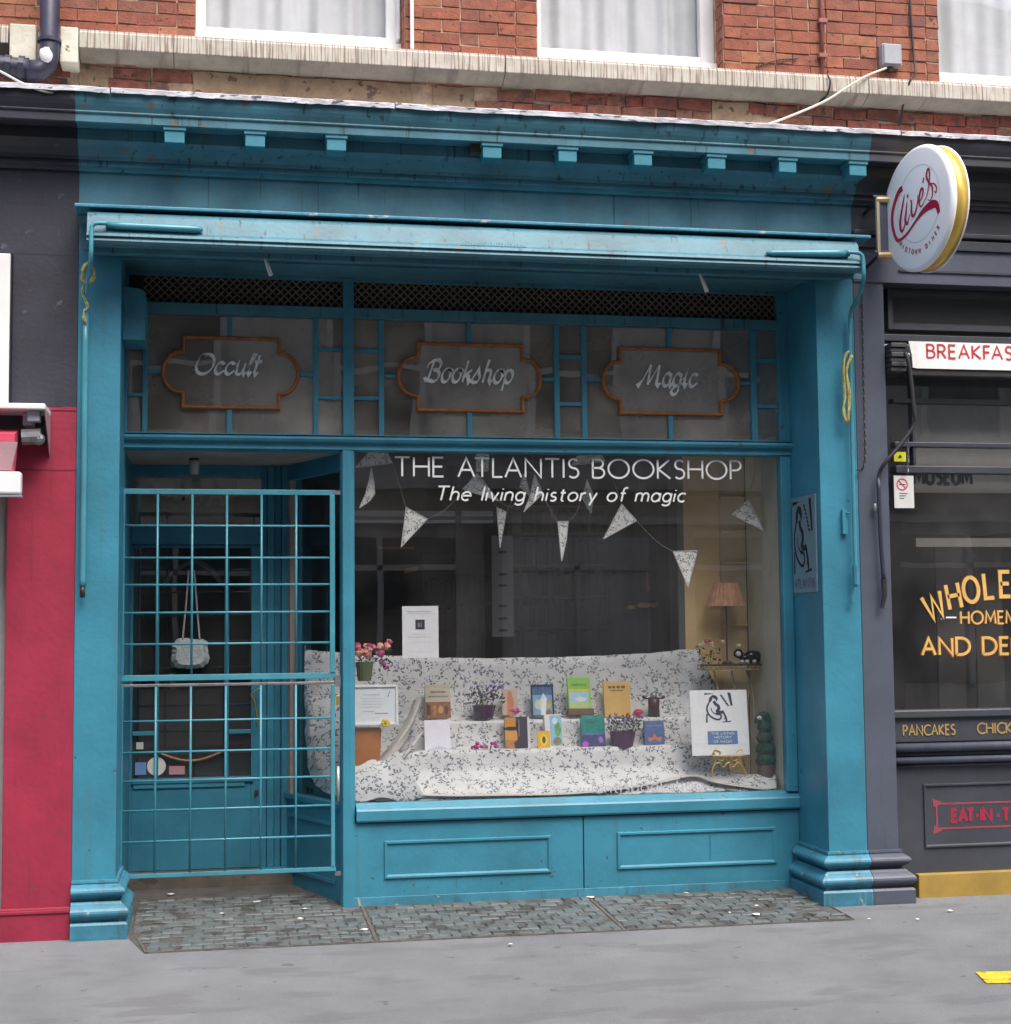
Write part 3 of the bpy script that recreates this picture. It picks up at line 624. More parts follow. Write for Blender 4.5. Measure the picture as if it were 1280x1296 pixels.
# nail-like clutter: pigeon wires on the corona
zl = Z(600, 290, -.28)
mb = MB(); zled = (Z(105, 253.5, -.28)+Z(1090, 299, -.28))/2
mb.prism([(-.285, zled-.022), (-.285, zled-.006), (-.27, zled+.0), (.0, zled+.03), (.0, zled-.022)], XA-.0, XD+.0).build('ledge', TEALB, shop, bevel=.003)
MB().prism([(-.03, zarch), (-.03, zled-.05), (-.12, zled-.03), (-.12, zled-.0225), (0, zled-.0225), (0, zarch)], XA, XD).build('ledge_moulding', TEALC_, shop)
SOF = Z(590, 358, FR)                          # underside of the deep lintel
MB().box(XA, XD, 0, FR, SOF, zled-.023).build('lintel', TEALC_, shop, bevel=.003)
MB().box(XB, XC, .03, .05, SOF-.03, SOF-.001).box(XB, XC, .46, .499, SOF-.02, SOF-.001).build('soffit_bead', TEALC_, shop)
# pilasters
def torus_prof(z0, z1, d):                     # (outset, z) half round
    n = 8; return [(d*math.sin(math.pi*i/n), z0+(z1-z0)*i/n) for i in range(n+1)]
def base_ring(x0, x1, y0, yb, prof, sides):    # moulding round front and chosen returns of a pier
    mb = MB(); vs_ = []; L, Rr = sides
    for d, z in prof:
        vs_ += [(x0-(d if L else 0), yb, z), (x0-(d if L else 0), y0-d, z), (x1+(d if Rr else 0), y0-d, z), (x1+(d if Rr else 0), yb, z)]
    n = len(prof); fs = []
    for i in range(n-1):
        for k in range(3): fs.append((4*i+k, 4*i+k+1, 4*i+5+k, 4*i+4+k))
    fs += [(0, 3, 2, 1), (4*n-4, 4*n-3, 4*n-2, 4*n-1)]
    return mb.add(vs_, fs)
g0 = gz(0)-.05
zt1a, zt1b = Z(1070, 1101, -.06), Z(1070, 1083, -.05); zt2a, zt2b = Z(1070, 1127, -.09), Z(1070, 1107, -.08)
def pier(parent, m, mb_, x0, x1, sides, side_mat=None):
    p = MB().box(x0, x1, 0, FR+.02, g0, SOF-.001).build('pilaster', m, parent, bevel=.004)
    prof1 = [(.0, zt1a-.02)]+[(.012+d, z) for d, z in torus_prof(zt1a, zt1b, .045)]+[(.018, zt1b+.004), (.016, zt1b+.018), (0, zt1b+.02)]
    prof2 = [(.04, zt2a-.004)]+[(.04+d, z) for d, z in torus_prof(zt2a, zt2b, .038)]+[(.03, zt2b+.012), (.012, zt1a-.018)]
    prof3 = [(.064, g0), (.070, g0+.06), (.070, zt2a-.018), (.06, zt2a-.006), (.03, zt2a-.005)]
    for pr, nm in ((prof1, 'upper_torus'), (prof2, 'lower_torus'), (prof3, 'plinth')):
        base_ring(x0+.001, x1-.001, 0, FR-.02, pr, sides).build(nm, mb_, p, smooth=False)
    return p
pier(shop, TEAL, TEALB, XA, XB, (False, True))
pier(shop, TEAL, TEALB, XC, XD, (True, False))

# transom light: frame, muntins, panes, plaques
zgr1 = SOF; 
zra, zrb = Zm(383, 404, FR-.02), Zm(398, 414.5, FR-.02)      # rail under the grille
zta, ztb = Zm(546, 556.5, FR-.06), Zm(569, 574, FR-.05)      # main transom rail
xf0, xf1 = XB+.0, XC-.0
XL = X(990, 500, FR)
tr = shop
box('rail', TEALC_, shop, xf0, X(984, 500, FR)-.0005, FR-.03, FR+.05, zrb, zra)
mb = MB(); mb.prism([(FR-.02, ztb), (FR-.045, ztb+.004), (FR-.045, ztb+.040), (FR-.075, ztb+.048), (FR-.085, ztb+.062), (FR-.075, ztb+.076), (FR-.04, ztb+.082), (FR-.03, zta-.012), (FR-.05, zta-.008), (FR-.05, zta-.002), (FR-.02, zta), (FR+.06, zta), (FR+.06, ztb)], xf0, XC)
mb.build('transom_rail', TEAL, shop, smooth=False)
xp0, xp1 = X(434, 500, FR), X(447.5, 500, FR)
box('mullion', TEAL, shop, xp0, xp1, FR-.035, FR+.05, zta+.001, SOF-.001)
box('frame_stile', TEAL, shop, X(984, 500, FR), XC, FR-.03, FR+.05, zta+.001, SOF-.001)
box('frame_stile', TEALD, shop, XB, XB+.012, FR-.03, FR+.05, zta+.001, SOF-.001)
def bar_v(pa, pb, z0=None, z1=None): 
    a = X(pa, 480, FR); b = X(pb, 480, FR)
    box('glazing_bar', TEAL, shop, a, b, FR-.012, FR+.02, (z0 or zta)+.001, (z1 or zrb)-.001, .003); return a, b
def bar_h(pa, pb, py): 
    z = Z((pa+pb)/2, py, FR); box('glazing_bar', TEAL, shop, X(pa, py, FR)+.001, X(pb, py, FR)-.001, FR-.010, FR+.018, z-.011, z+.011, .003); return z
vb = [bar_v(180.5, 187), bar_v(396.5, 403), bar_v(479.5, 486), bar_v(701.5, 708), bar_v(736, 742.5), bar_v(950, 957.5)]
def panes(x0, x1, zs):
    for i in range(len(zs)-1):
        a, b = zs[i], zs[i+1]; t = random.uniform(-.006, .006); u = random.uniform(-.006, .006)
        MB().quad((x0, FR+.006+t*(x1-x0), a), (x1, FR+.006, a+.0), (x1, FR+.006+u*(b-a)*.5, b), (x0, FR+.006+t*(x1-x0)+u*(b-a)*.5, b)).build('pane', GLASST, shop)
for a, b, h1, h2 in ((XB+.012, vb[0][0], 430, 499), (vb[1][1], xp0, 442, 503), (xp1, vb[2][0], 443.5, 503.5), (vb[3][1], vb[4][0], 451, 511), (vb[5][1], X(984, 500, FR), 456.5, 514)):
    pxa = None
    zz = []
    for h in (h2, h1):
        z = Z(160+(a+.5)/(XL+.5)*830, h, FR); zz.append(z)
        box('glazing_bar', TEAL, shop, a+.001, b-.001, FR-.010, FR+.018, z-.011, z+.011, .003)
    panes(a, b, [zta+.001]+zz+[zrb-.001])
def plaque(pl, pr, rl, rr, pt, pb, word, wl0, wl1, wb, wt_, cellL, cellR, sx_, font=GC):
    cx = (pl+pr)/2; cy = (pt+pb)/2; y = FR-.002
    x0, x1, a, b = X(rl, cy, y), X(rr, cy, y), X(pl, cy, y), X(pr, cy, y)
    z1, z0 = Z(cx, pt, y), Z(cx, pb, y); zm = (z0+z1)/2; hh = (z1-z0)/2
    nh = hh*.58; s_ = .014
    pts = [(x0, z1), (x1, z1), (x1, zm+nh), (x1+s_, zm+nh)]
    rx = b-x1-s_; n = 10
    pts += [(x1+s_+rx*math.sin(math.pi*i/n), zm+nh*math.cos(math.pi*i/n)) for i in range(1, n)]
    pts += [(x1+s_, zm-nh), (x1, zm-nh), (x1, z0), (x0, z0), (x0, zm-nh), (x0-s_, zm-nh)]
    rx = x0-s_-a
    pts += [(x0-s_-rx*math.sin(math.pi*i/n), zm-nh*math.cos(math.pi*i/n)) for i in range(1, n)]
    pts += [(x0-s_, zm+nh), (x0, zm+nh)]
    # swept outline, square section with a raised middle
    N = len(pts); rings = []
    for off, yy in ((.0095, y+.02), (.0095, y-.012), (.004, y-.020), (-.004, y-.020), (-.0095, y-.012), (-.0095, y+.02)):
        ring = []
        for i in range(N):
            p0, p1, p2 = pts[i-1], pts[i], pts[(i+1) % N]
            d1 = Vector((p1[0]-p0[0], p1[1]-p0[1])).normalized(); d2 = Vector((p2[0]-p1[0], p2[1]-p1[1])).normalized()
            t = (d1+d2).normalized(); nm = Vector((-t.y, t.x)); k = min(1.5, 1/max(.4, nm.dot(Vector((-d1.y, d1.x)))))
            ring.append((p1[0]+nm.x*off*k, yy, p1[1]+nm.y*off*k))
        rings.append(ring)
    mb = MB(); mb.add([q for r_ in rings for q in r_], [(j*N+i, j*N+(i+1) % N, ((j+1) % 6)*N+(i+1) % N, ((j+1) % 6)*N+i) for j in range(6) for i in range(N)])
    fr_ = mb.build('sign_outline', COPPER, shop)
    mb = MB(); mb.add([(q[0], y+.004, q[1]) for q in pts], [tuple(range(N))]); mb.build('sign_pane', GLASST, fr_)
    # panes around
    cL, cR = cellL, cellR; xm = X(sx_, cy, FR)
    t = random.uniform(-.004, .004)
    for (u0, u1, v0, v1) in ((cL, xm, zm, zrb-.001), (xm, cR, zm, zrb-.001), (cL, xm, zta+.001, zm), (xm, cR, zta+.001, zm)):
        t = random.uniform(-.008, .008); u = random.uniform(-.008, .008)
        MB().quad((u0, FR+.012+t*.3, v0), (u1, FR+.012, v0), (u1, FR+.012+u*.2, v1), (u0, FR+.012+t*.3+u*.2, v1)).build('pane', GLASST, shop)
    for z_0, z_1 in ((zta+.001, z0-.01), (z1+.01, zrb-.001)):
        box('glazing_bar', TEAL, shop, xm-.015, xm+.015, FR-.011, FR+.018, z_0, z_1, .003)
    for u0, u1 in ((cL, a-.01), (b+.01, cR)):
        box('glazing_bar', TEAL, shop, u0+.001, u1-.001, FR-.010, FR+.018, zm-.010, zm+.010, .003)
    wx0, wx1 = X(wl0, cy, y), X(wl1, cy, y); wz0, wz1 = Z(cx, wb, y), Z(cx, wt_, y)
    lettering('lettering', word, CREAML, fr_, wallplace(wx0, y-.002, wz0), wx1-wx0, wz1-wz0, wt=.155, gap=.07, slant=.30, font=font, nib=R(55))
plaque(206, 377, 232, 353, 428, 516, 'Occult', 243, 326, 474, 449, vb[0][1], vb[1][0], 290.5)
plaque(504, 684, 529, 661, 436, 520, 'Bookshop', 536, 648, 484, 457, vb[2][1], vb[3][0], 594)
plaque(763, 935, 785, 912, 442, 524, 'Magic', 808, 880, 489, 462, vb[4][1], vb[5][0], 848)
# small grey notice taped inside the right-hand plaque
mb = MB(); a, b, c_, d_ = 796, 900, 451, 495; y = FR+.0035
for q in ((a, b, 491, 495), (a, a+3, c_, 491), (b-3, b, c_, 491)):
    mb.quad((X(q[0], 470, y), y, Z(850, q[3], y)), (X(q[1], 470, y), y, Z(850, q[3], y)), (X(q[1], 470, y), y, Z(850, q[2], y)), (X(q[0], 470, y), y, Z(850, q[2], y)))
mb.build('taped_border', flat('faded_tape', (.3, .29, .26)), shop)
# ventilation grille: diamond lattice over a near-black sheet painted as the dark void behind
gx0, gx1 = X(182, 370, FR), X(984, 500, FR)-.0005
for a, b in ((gx0, xp0-.001), (xp1+.001, gx1)):
    bk = MB().box(a, b, FR+.03, FR+.05, zra+.001, SOF-.002).build('grille_backing', mat('dark_void', (.012, .011, .01), .9), shop)
    mb = MB(); hgt = SOF-.002-(zra+.001); x = a-hgt
    def strip(p, q, yy):
        dx, dz = q[0]-p[0], q[1]-p[1]; L_ = math.hypot(dx, dz); nx, nz_ = -dz/L_*.0045, dx/L_*.0045
        mb.hexa([(p[0]-nx, yy, p[1]-nz_), (q[0]-nx, yy, q[1]-nz_), (q[0]-nx, yy+.004, q[1]-nz_), (p[0]-nx, yy+.004, p[1]-nz_), (p[0]+nx, yy, p[1]+nz_), (q[0]+nx, yy, q[1]+nz_), (q[0]+nx, yy+.004, q[1]+nz_), (p[0]+nx, yy+.004, p[1]+nz_)])
    z_0 = zra+.001
    while x < b:
        x0_, x1_ = max(x, a), min(x+hgt, b)
        if x1_-x0_ > .01:
            strip((x0_, z_0+x0_-x), (x1_, z_0+x1_-x), FR)
            strip((x0_, z_0+hgt-(x0_-x)), (x1_, z_0+hgt-(x1_-x)), FR+.005)
        x += .047
    mb.build('lattice', GRILLE, bk, kind='stuff')
# alarm box
x0, x1 = XB+.001, X(184, 400, .16); z0, z1 = Z(165, 430, .16), Z(165, 362, .16)
al = thing('alarm_box', 'blue painted alarm box in the top left corner of the shop recess', 'alarm box', ((x0+x1)/2, .3, z0))
MB().slab([(x0, z0), (x1, z0), (x1, z1-.03), (x1-.03, z1-.012), (x0, z1)], .16, FR-.035).build('casing', TEAL, al, bevel=.004)
mb = MB()
for k in range(6): mb.box(x0+.04, x1-.05, .157, .1598, z0+.13+k*.022, z0+.137+k*.022)
mb.build('louvre', TEALD, al)

# ---------------- shop window, stall riser, post
GY = FR+.012                                     # glass plane
zsl = (Z(451, 1016, FR)+Z(985, 1003.5, FR))/2    # bottom of the glass
zgt = ztb                                        # top of the glass
xw0, xw1 = X(449.5, 800, FR), X(989.5, 760, FR)
xq0 = X(431.5, 800, FR-.04)
pb_ = gz(FR)-.03
box('stile', TEAL, shop, xw1, XC-.001, FR-.035, FR+.04, zsl-.001, ztb-.001, .006)
MB().vprism([(xq0, FR-.015), (xq0+.012, FR-.045), (xw0-.03, FR-.05), (xw0-.006, FR-.03), (xw0, FR+.01), (xw0, FR+.04), (xq0, FR+.04)], pb_, ztb-.001).build('post', TEAL, shop, bevel=.002)
zs0 = (Z(450, 1024, FR-.055)+Z(1000, 1009.5, FR-.055))/2; zs1 = zs0-(Z(450, 1024, FR-.05)-Z(450, 1040.5, FR-.05))
MB().prism([(FR-.055, zs1), (FR-.062, zs1+.012), (FR-.062, zs0-.01), (FR-.055, zs0), (FR+.012, zsl+.004), (FR+.05, zsl+.004), (FR+.05, zs1)], xw0+.001, XC-.001).build('sill', TEAL, shop, bevel=.003)
zr0 = zs1-.008; xr0 = X(444, 1090, FR-.03); xm_ = X(739, 1090, FR-.03)
for a, b in ((xr0, xm_-.003), (xm_+.003, XC-.001)):
    box('riser_board', TEAL, shop, a, b, FR-.032, FR+.04, pb_, zr0, .004)
MB().box(xw0, XC-.001, FR-.02, FR+.04, zr0+.0005, zs1-.0005).build('riser_gap', TEALD, shop)
box('skirting', TEALB, shop, xr0+.01, XC-.1, FR-.040, FR-.0325, pb_, Z(600, 1130, FR-.03), .003)
def mould(x0, x1, z0, z1, y, w_, m, par, nm='panel_moulding', h=.012):
    mb = MB()
    def rect(o_, yy): return [(x0+o_, yy, z0+o_), (x1-o_, yy, z0+o_), (x1-o_, yy, z1-o_), (x0+o_, yy, z1-o_)]
    rs = [rect(0, y), rect(w_*.2, y-h), rect(w_*.6, y-h), rect(w_, y-h*.1)]
    mb.add([p for r_ in rs for p in r_], [(i*4+k, i*4+(k+1) % 4, (i+1)*4+(k+1) % 4, (i+1)*4+k) for i in range(3) for k in range(4)])
    return mb.build(nm, m, par)
for a, b, t, u in ((486, 698, 1063, 1112), (781, 983, 1052, 1100)):
    y = FR-.0325
    mould(X(a, 1085, y), X(b, 1080, y), (Z(a, u, y)+Z(b, u-(b-a)*.03, y))/2, (Z(a, t, y)+Z(b, t-(b-a)*.022, y))/2, y, .026, TEAL, shop)
mb = MB(); mb.box(X(898, 1080, FR-.03), X(900, 1080, FR-.03), FR-.0335, FR-.0324, Z(899, 1092, FR), Z(899, 1052, FR)).box(X(577, 1080, FR-.03), X(578.2, 1080, FR-.03), FR-.0335, FR-.0324, Z(578, 1123, FR), Z(578, 1106, FR)); mb.build('board_crack', TEALD, shop)
MB().quad((xw0, GY, zsl), (xw1, GY, zsl), (xw1, GY, ztb), (xw0, GY, ztb)).build('shop_window', GLASS, shop)
wall_text('lettering', 'THE ATLANTIS BOOKSHOP', WHITEL, shop, 500, 938, 602.5, 578.5, GY-.004, wt=.105, gap=.2)
wall_text('lettering', 'The living history of magic', WHITEL, shop, 551, 866, 633, 615.5, GY-.004, wt=.13, gap=.2, slant=.2)
wall_text('lettering', 'lantisbookshop', flat('ghost_lettering', (.42, .42, .44)), shop, 750, 889, 1004, 990, GY-.004, wt=.11, gap=.22)

# ---------------- lobby, splayed side window, door
DY = 1.30
bx, bx0 = X(363, 900, DY-.05), xq0+.012
SX0, SY0, SX1, SY1 = bx0, FR+.04, bx, DY-.02           # splay line from post to door frame
CZ = Z(250, 588.5, DY)
L_ = math.hypot(SX1-SX0, SY1-SY0); ux, uy = (SX1-SX0)/L_, (SY1-SY0)/L_; nx, ny = -uy, ux    # n points into the display
if nx < 0: nx, ny = -nx, -ny
def splay(a, b, z0, z1, d0, d1):
    p = lambda s, d, z: (SX0+ux*s*L_+nx*d, SY0+uy*s*L_+ny*d, z)
    return MB().hexa([p(a,d0,z0), p(b,d0,z0), p(b,d1,z0), p(a,d1,z0), p(a,d0,z1), p(b,d0,z1), p(b,d1,z1), p(a,d1,z1)])
splay(0, 1, gz(.5)-.05, zsl-.03, 0, .05).build('side_riser', TEAL, shop)
splay(.0, 1, zsl-.03, zsl, -.02, .06).build('side_sill', TEAL, shop)
splay(.1, .92, .13, .15, -.012, -.001).build('side_panel_bead', TEAL, shop)
splay(.1, .92, zsl-.14, zsl-.12, -.012, -.001).build('side_panel_bead', TEAL, shop)
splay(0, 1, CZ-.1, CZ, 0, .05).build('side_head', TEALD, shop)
splay(.93, 1, zsl, CZ-.1, 0, .04).build('side_stile', flat('grey_worn_bead', (.28, .25, .23)), shop)
splay(.0, .03, zsl, CZ-.1, 0, .04).build('side_stile', TEALD, shop)
p = lambda s, z: (SX0+ux*s*L_+nx*.02, SY0+uy*s*L_+ny*.02, z)
MB().quad(p(.03, zsl), p(.93, zsl), p(.93, CZ-.1), p(.03, CZ-.1)).build('side_window', GLASS, shop)
box('lobby_ceiling', LOBC, shop, XB-.02, bx0+.02, FR+.04, DY+.02, CZ, CZ+.03, 0)
box('ceiling_trim', TEAL, shop, XB, xq0, FR-.02, FR+.03, CZ-.002, CZ+.02, .003)
MB().box(XB, xq0+.1, FR+.02, FR+.05, CZ+.021, ztb-.001).build('lobby_fascia', TEALD, shop)
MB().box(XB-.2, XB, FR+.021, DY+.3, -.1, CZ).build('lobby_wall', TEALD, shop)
XR0, XR1 = X(331, 850, DY), bx+.02
for i, (a, b, d) in enumerate(((331, 338, .0), (338, 347, -.02), (347, 356, .01), (356, 364, -.03))):
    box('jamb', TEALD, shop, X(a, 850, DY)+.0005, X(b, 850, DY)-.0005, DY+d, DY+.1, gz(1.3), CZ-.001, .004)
zt_ = Z(240, 667, DY); zt2 = Z(240, 689, DY)
box('door_head', TEALD, shop, XB, XR0, DY, DY+.1, CZ-.07, CZ-.001, .003)
box('door_transom', TEALD, shop, XB, XR0, DY-.01, DY+.1, zt2, zt_, .003)
fx = MB().quad((XB, DY+.03, zt_), (XR0, DY+.03, zt_), (XR0, DY+.03, CZ-.07), (XB, DY+.03, CZ-.07)).build('fanlight', GLASST, shop)
y = DY+.026
num = flat('dull_gilt_number', (.28, .26, .22))
x0, z0 = P(221, 640, y); x1, z1 = P(283, 611, y)
lettering('lettering', '49A', num, shop, wallplace(x0, y, z0), x1-x0, z1-z0, wt=.14, gap=.28)
box('doorstep', STEP, shop, XB, bx+.04, DY-.12, DY+.12, gz(1.3)-.06, gz(1.3)+.085, .01)
MB().vprism([(bx-.15, DY-.1), (bx+.05, DY-.12), (bx+.05, DY+.1), (bx-.15, DY+.1)], gz(1.3), gz(1.3)+.09).build('frame_foot', TEALD, shop)
# the door
dx0, dx1 = X(160, 850, DY+.03), XR0-.004
door = thing('entrance_door', 'blue glazed shop door behind the barred security gate', 'door', ((dx0+dx1)/2, DY+.05, gz(1.3)+.09))
dz0, dz1 = gz(1.3)+.088, zt2-.004
gx0_, gx1_ = X(168, 850, DY+.02), X(318, 850, DY+.02); gz0, gz1 = Z(240, 985, DY), Z(240, 693, DY)
yA, yB = DY+.02, DY+.065
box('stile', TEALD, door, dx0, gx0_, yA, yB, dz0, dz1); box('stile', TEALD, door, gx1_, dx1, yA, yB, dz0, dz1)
box('rail', TEALD, door, gx0_+.0005, gx1_-.0005, yA, yB, gz1, dz1); box('rail', TEALD, door, gx0_+.0005, gx1_-.0005, yA, yB, dz0, gz0)
box('weather_rail', TEAL, door, gx0_-.0, gx1_+.02, yA-.02, yA-.001, gz0-.03, gz0-.008, .004)
box('letter_rail', TEAL, door, gx0_+.01, gx1_-.04, yA-.012, yA-.001, Z(240, 997, DY), Z(240, 991, DY), .002)
for a, b in ((196, 201), (284, 290)):
    box('muntin', TEALD, door, X(a, 850, DY), X(b, 850, DY), yA+.004, yB-.01, gz0, gz1, .002)
for q in (857, 928):
    for a, b in ((168, 196), (290, 318)):
        box('ledge', TEAL, door, X(a, 850, DY)-.0, X(b, 850, DY)+.0, yA-.008, yB-.012, Z(240, q+2, DY), Z(240, q-3, DY), .002)
MB().quad((gx0_, yA+.03, gz0), (gx1_, yA+.03, gz0), (gx1_, yA+.03, gz1), (gx0_, yA+.03, gz1)).build('pane', GLASSD, door)
hx, hz = P(325, 1003, DY); box('letter_plate', DARK, door, hx-.012, hx+.012, yA-.008, yA-.001, hz-.02, hz+.015, .003)
MB().tube([(hx-.01, yA-.03, hz-.03), (hx-.01, yA-.03, hz+.0)], .006, 6).build('keyhole_cover', DARK, door)
mb = MB(); q = [(X(a, b, DY-.04), DY-.04, Z(a, b, DY-.04)) for a, b in ((329, 871), (321, 876), (318, 880), (322, 888), (325, 905), (326, 920))]
mb.tube(crv(q, 4), .007, 6); mb.build('handle', flat('brass', (.5, .34, .1), .3, metal=.8), door, smooth=True)
mb = MB()
n = 14; aa = [(X(205+80*i/n, 740, DY+.09), DY+.12, Z(245, 742, DY+.09)+.16*math.sin(math.pi*i/n)) for i in range(n+1)]
mb.tube(aa, .02, 6); mb.build('arch_reflection', flat('brown_reflection', (.16, .12, .08)), door, smooth=True)  # brown arc modelled as a reflection in the door glass
# things hung on or stuck to the door
y = DY-.0
bag = thing('hanging_bag', 'small fluffy white bag hanging by two straps inside the gate', 'bag', (X(241, 846, y), y, Z(241, 846, y)))
FUR = mat('white_fluff', (.42, .46, .46), .95, .15, 30, .8, 60)
mb = MB(); bx_, bz_ = P(241, 827, y); rw, rh = X(266, 827, y)-bx_, Z(241, 807, y)-bz_
n = 40; vs_ = []
for k in range(n):
    a = 2*math.pi*k/n; e = 4
    r_ = (abs(math.cos(a))**e+abs(math.sin(a))**e)**(-1/e)*(1+random.uniform(-.06, .06))
    vs_.append((bx_+rw*r_*math.cos(a)*.93, bz_+rh*r_*math.sin(a)*.93))
m_ = [(bx_+(a-bx_)*.75, bz_+(b_-bz_)*.75) for a, b_ in vs_]
mb.add([(a, y, b_) for a, b_ in vs_]+[(a, y-.035, b_) for a, b_ in m_]+[(a, y+.02, b_) for a, b_ in m_], [(k, (k+1) % n, n+(k+1) % n, n+k) for k in range(n)]+[(2*n+k, 2*n+(k+1) % n, (k+1) % n, k) for k in range(n)]+[tuple(range(n, 2*n)), tuple(range(3*n-1, 2*n-1, -1))])
mb.build('pouch', FUR, bag)
for a, b in ((231, 239), (253, 246)): MB().tube(crv([(X(a, 812, y), y-.01, Z(a, 812, y)), (X((a+b)/2, 770, y), y-.012, Z(240, 770, y)), (X(b, 722, y), y-.0, Z(b, 722, y))], 4), .006, 6).build('strap', flat('pale_strap', (.4, .38, .36)), bag, smooth=True)
MB().tube([(X(243, 720, y), y-.006, Z(243, 720, y)), (X(243, 720, y), y+.03, Z(243, 720, y))], .01, 8).build('hook', DARK, bag)
def sticker(nm, px, py, w_, h_, m, label, cat='sticker', circle=False):
    x, z = P(px, py, yA+.02); sx, sz = w_/2/205, h_/2/205; mb = MB()
    pts = [(x+sx*math.cos(2*math.pi*k/20), z+sz*math.sin(2*math.pi*k/20)) for k in range(20)] if circle else [(x-sx, z-sz), (x+sx, z-sz), (x+sx, z+sz), (x-sx, z+sz)]
    return mb.slab(pts, yA+.021, yA+.027).build(nm, m, label=label, cat=cat)
sticker('round_sticker', 198, 970, 24, 24, flat('sticker_white', (.6, .6, .55)), 'round white sticker low on the door glass', circle=True)
sticker('sticker', 178, 973, 14, 16, flat('sticker_blue', (.12, .25, .5)), 'blue and white square sticker at the bottom left of the door glass')
sticker('sticker', 224, 975, 20, 11, flat('sticker_pink', (.42, .22, .24)), 'small pink sticker on the door glass right of the round one')
sticker('sticker', 177, 944, 9, 9, flat('sticker_pale', (.5, .5, .5)), 'tiny pale sticker above the blue one on the door glass')
q = [(X(200+i*10.5, 900, yA+.0), yA+.005, Z(242, 951+12*math.sin(math.pi*i/8), yA)) for i in range(9)]
MB().tube(crv(q, 3), .008, 6).build('rope', flat('brown_rope', (.30, .15, .07)), smooth=True, label='brown rope sagging across the lower door glass', cat='rope')
cl = thing('ceiling_light', 'small round ceiling lamp in the lobby above the gate', 'lamp', (X(246, 590, .9), .9, CZ-.1))
MB().lathe([(.03, CZ-.012), (.03, CZ-.0005)], X(246, 590, .9), .9, 16).build('mount', DARK, cl, smooth=False)
MB().lathe([(.022, CZ-.1), (.028, CZ-.095), (.03, CZ-.03), (.026, CZ-.0125)], X(246, 590, .9), .9, 16).build('shade', flat('frosted_glass', (.4, .39, .36), .35), cl, smooth=True)

# ---------------- security gate
GT = .43
gate = thing('security_gate', 'blue security gate of round bars closing the shop lobby', 'gate', (X(290, 1106, GT), GT, Z(290, 1106, GT)))
ga, gb = X(154, 850, GT), X(425, 850, GT)
def gh(py, r=.006, a=None, b=None, m=TEALP, nm='bar'):
    z = Z(290, py, GT); MB().tube([(a or ga, GT, z), (b or gb, GT, z)], r, 8).build(nm, m, gate, smooth=True); return z
def flatbar(py0, py1, nm='rail'):
    return box(nm, TEALP, gate, ga, gb, GT-.006, GT+.006, Z(290, py1, GT), Z(290, py0, GT), .002)
flatbar(619.5, 626); flatbar(853, 860.5); flatbar(1102, 1107.5)
box('rail', GREYM, gate, ga, gb, GT+.002, GT+.014, Z(290, 868, GT), Z(290, 864.5, GT), .002)
ztop, zm1, zm2, zbt = Z(290, 626, GT), Z(290, 853, GT), Z(290, 868, GT), Z(290, 1102, GT)
for px in (199, 243, 287, 331, 375): MB().tube([(X(px, 740, GT), GT, zm1), (X(px, 740, GT), GT, ztop)], .0072, 8).build('bar', TEALP, gate, smooth=True)
for px in (196.5, 241, 285.5, 330, 374.5): MB().tube([(X(px, 980, GT), GT, zbt), (X(px, 980, GT), GT, zm2)], .0068, 8).build('bar', TEALP, gate, smooth=True)
box('stile', TEALP, gate, X(417.5, 740, GT), X(424, 740, GT), GT-.012, GT+.012, zm1+.0005, ztop-.0005, .003)
box('stile', TEALP, gate, X(419, 980, GT), X(424, 980, GT), GT-.01, GT+.01, zbt+.0005, zm2-.0005, .003)
box('stile', TEALD, gate, ga, ga+.012, GT-.01, GT+.01, zbt+.0005, zm2-.0005, .003)
box('stile', TEALD, gate, ga, ga+.012, GT-.01, GT+.01, zm1+.0005, ztop-.0005, .003)
for py in (665.5, 706, 740, 775, 814.5): gh(py, .0068, ga+.012, X(417.5, 740, GT))
for py in (911, 950, 986, 1023, 1062): gh(py, .0065, ga+.012, X(419, 980, GT))
mb = MB(); mb.box(X(424, 860, GT), X(431, 860, GT), GT-.01, GT+.01, Z(428, 869, GT), Z(428, 855, GT)).box(X(424, 860, GT), X(431, 860, GT), GT-.01, GT+.01, Z(428, 1108, GT), Z(428, 1103, GT)).box(X(424, 860, GT), X(431, 860, GT), GT-.01, GT+.01, Z(428, 626, GT), Z(428, 621, GT)); mb.build('hinge', GREYM, gate)
mb = MB(); mb.tube([(X(428, 900, GT), GT, Z(428, 1015, GT)), (X(428, 900, GT), GT, Z(428, 970, GT))], .009, 8); mb.build('drop_bolt', flat('pale_steel', (.5, .5, .5), .35, metal=.5), gate, smooth=True)
MB().box(X(425, 895, GT), X(430, 895, GT), GT-.022, GT-.011, Z(428, 892, GT), Z(428, 880, GT)).build('padlock', flat('brass_lock', (.45, .32, .1), .35, metal=.6), gate, bevel=.002)

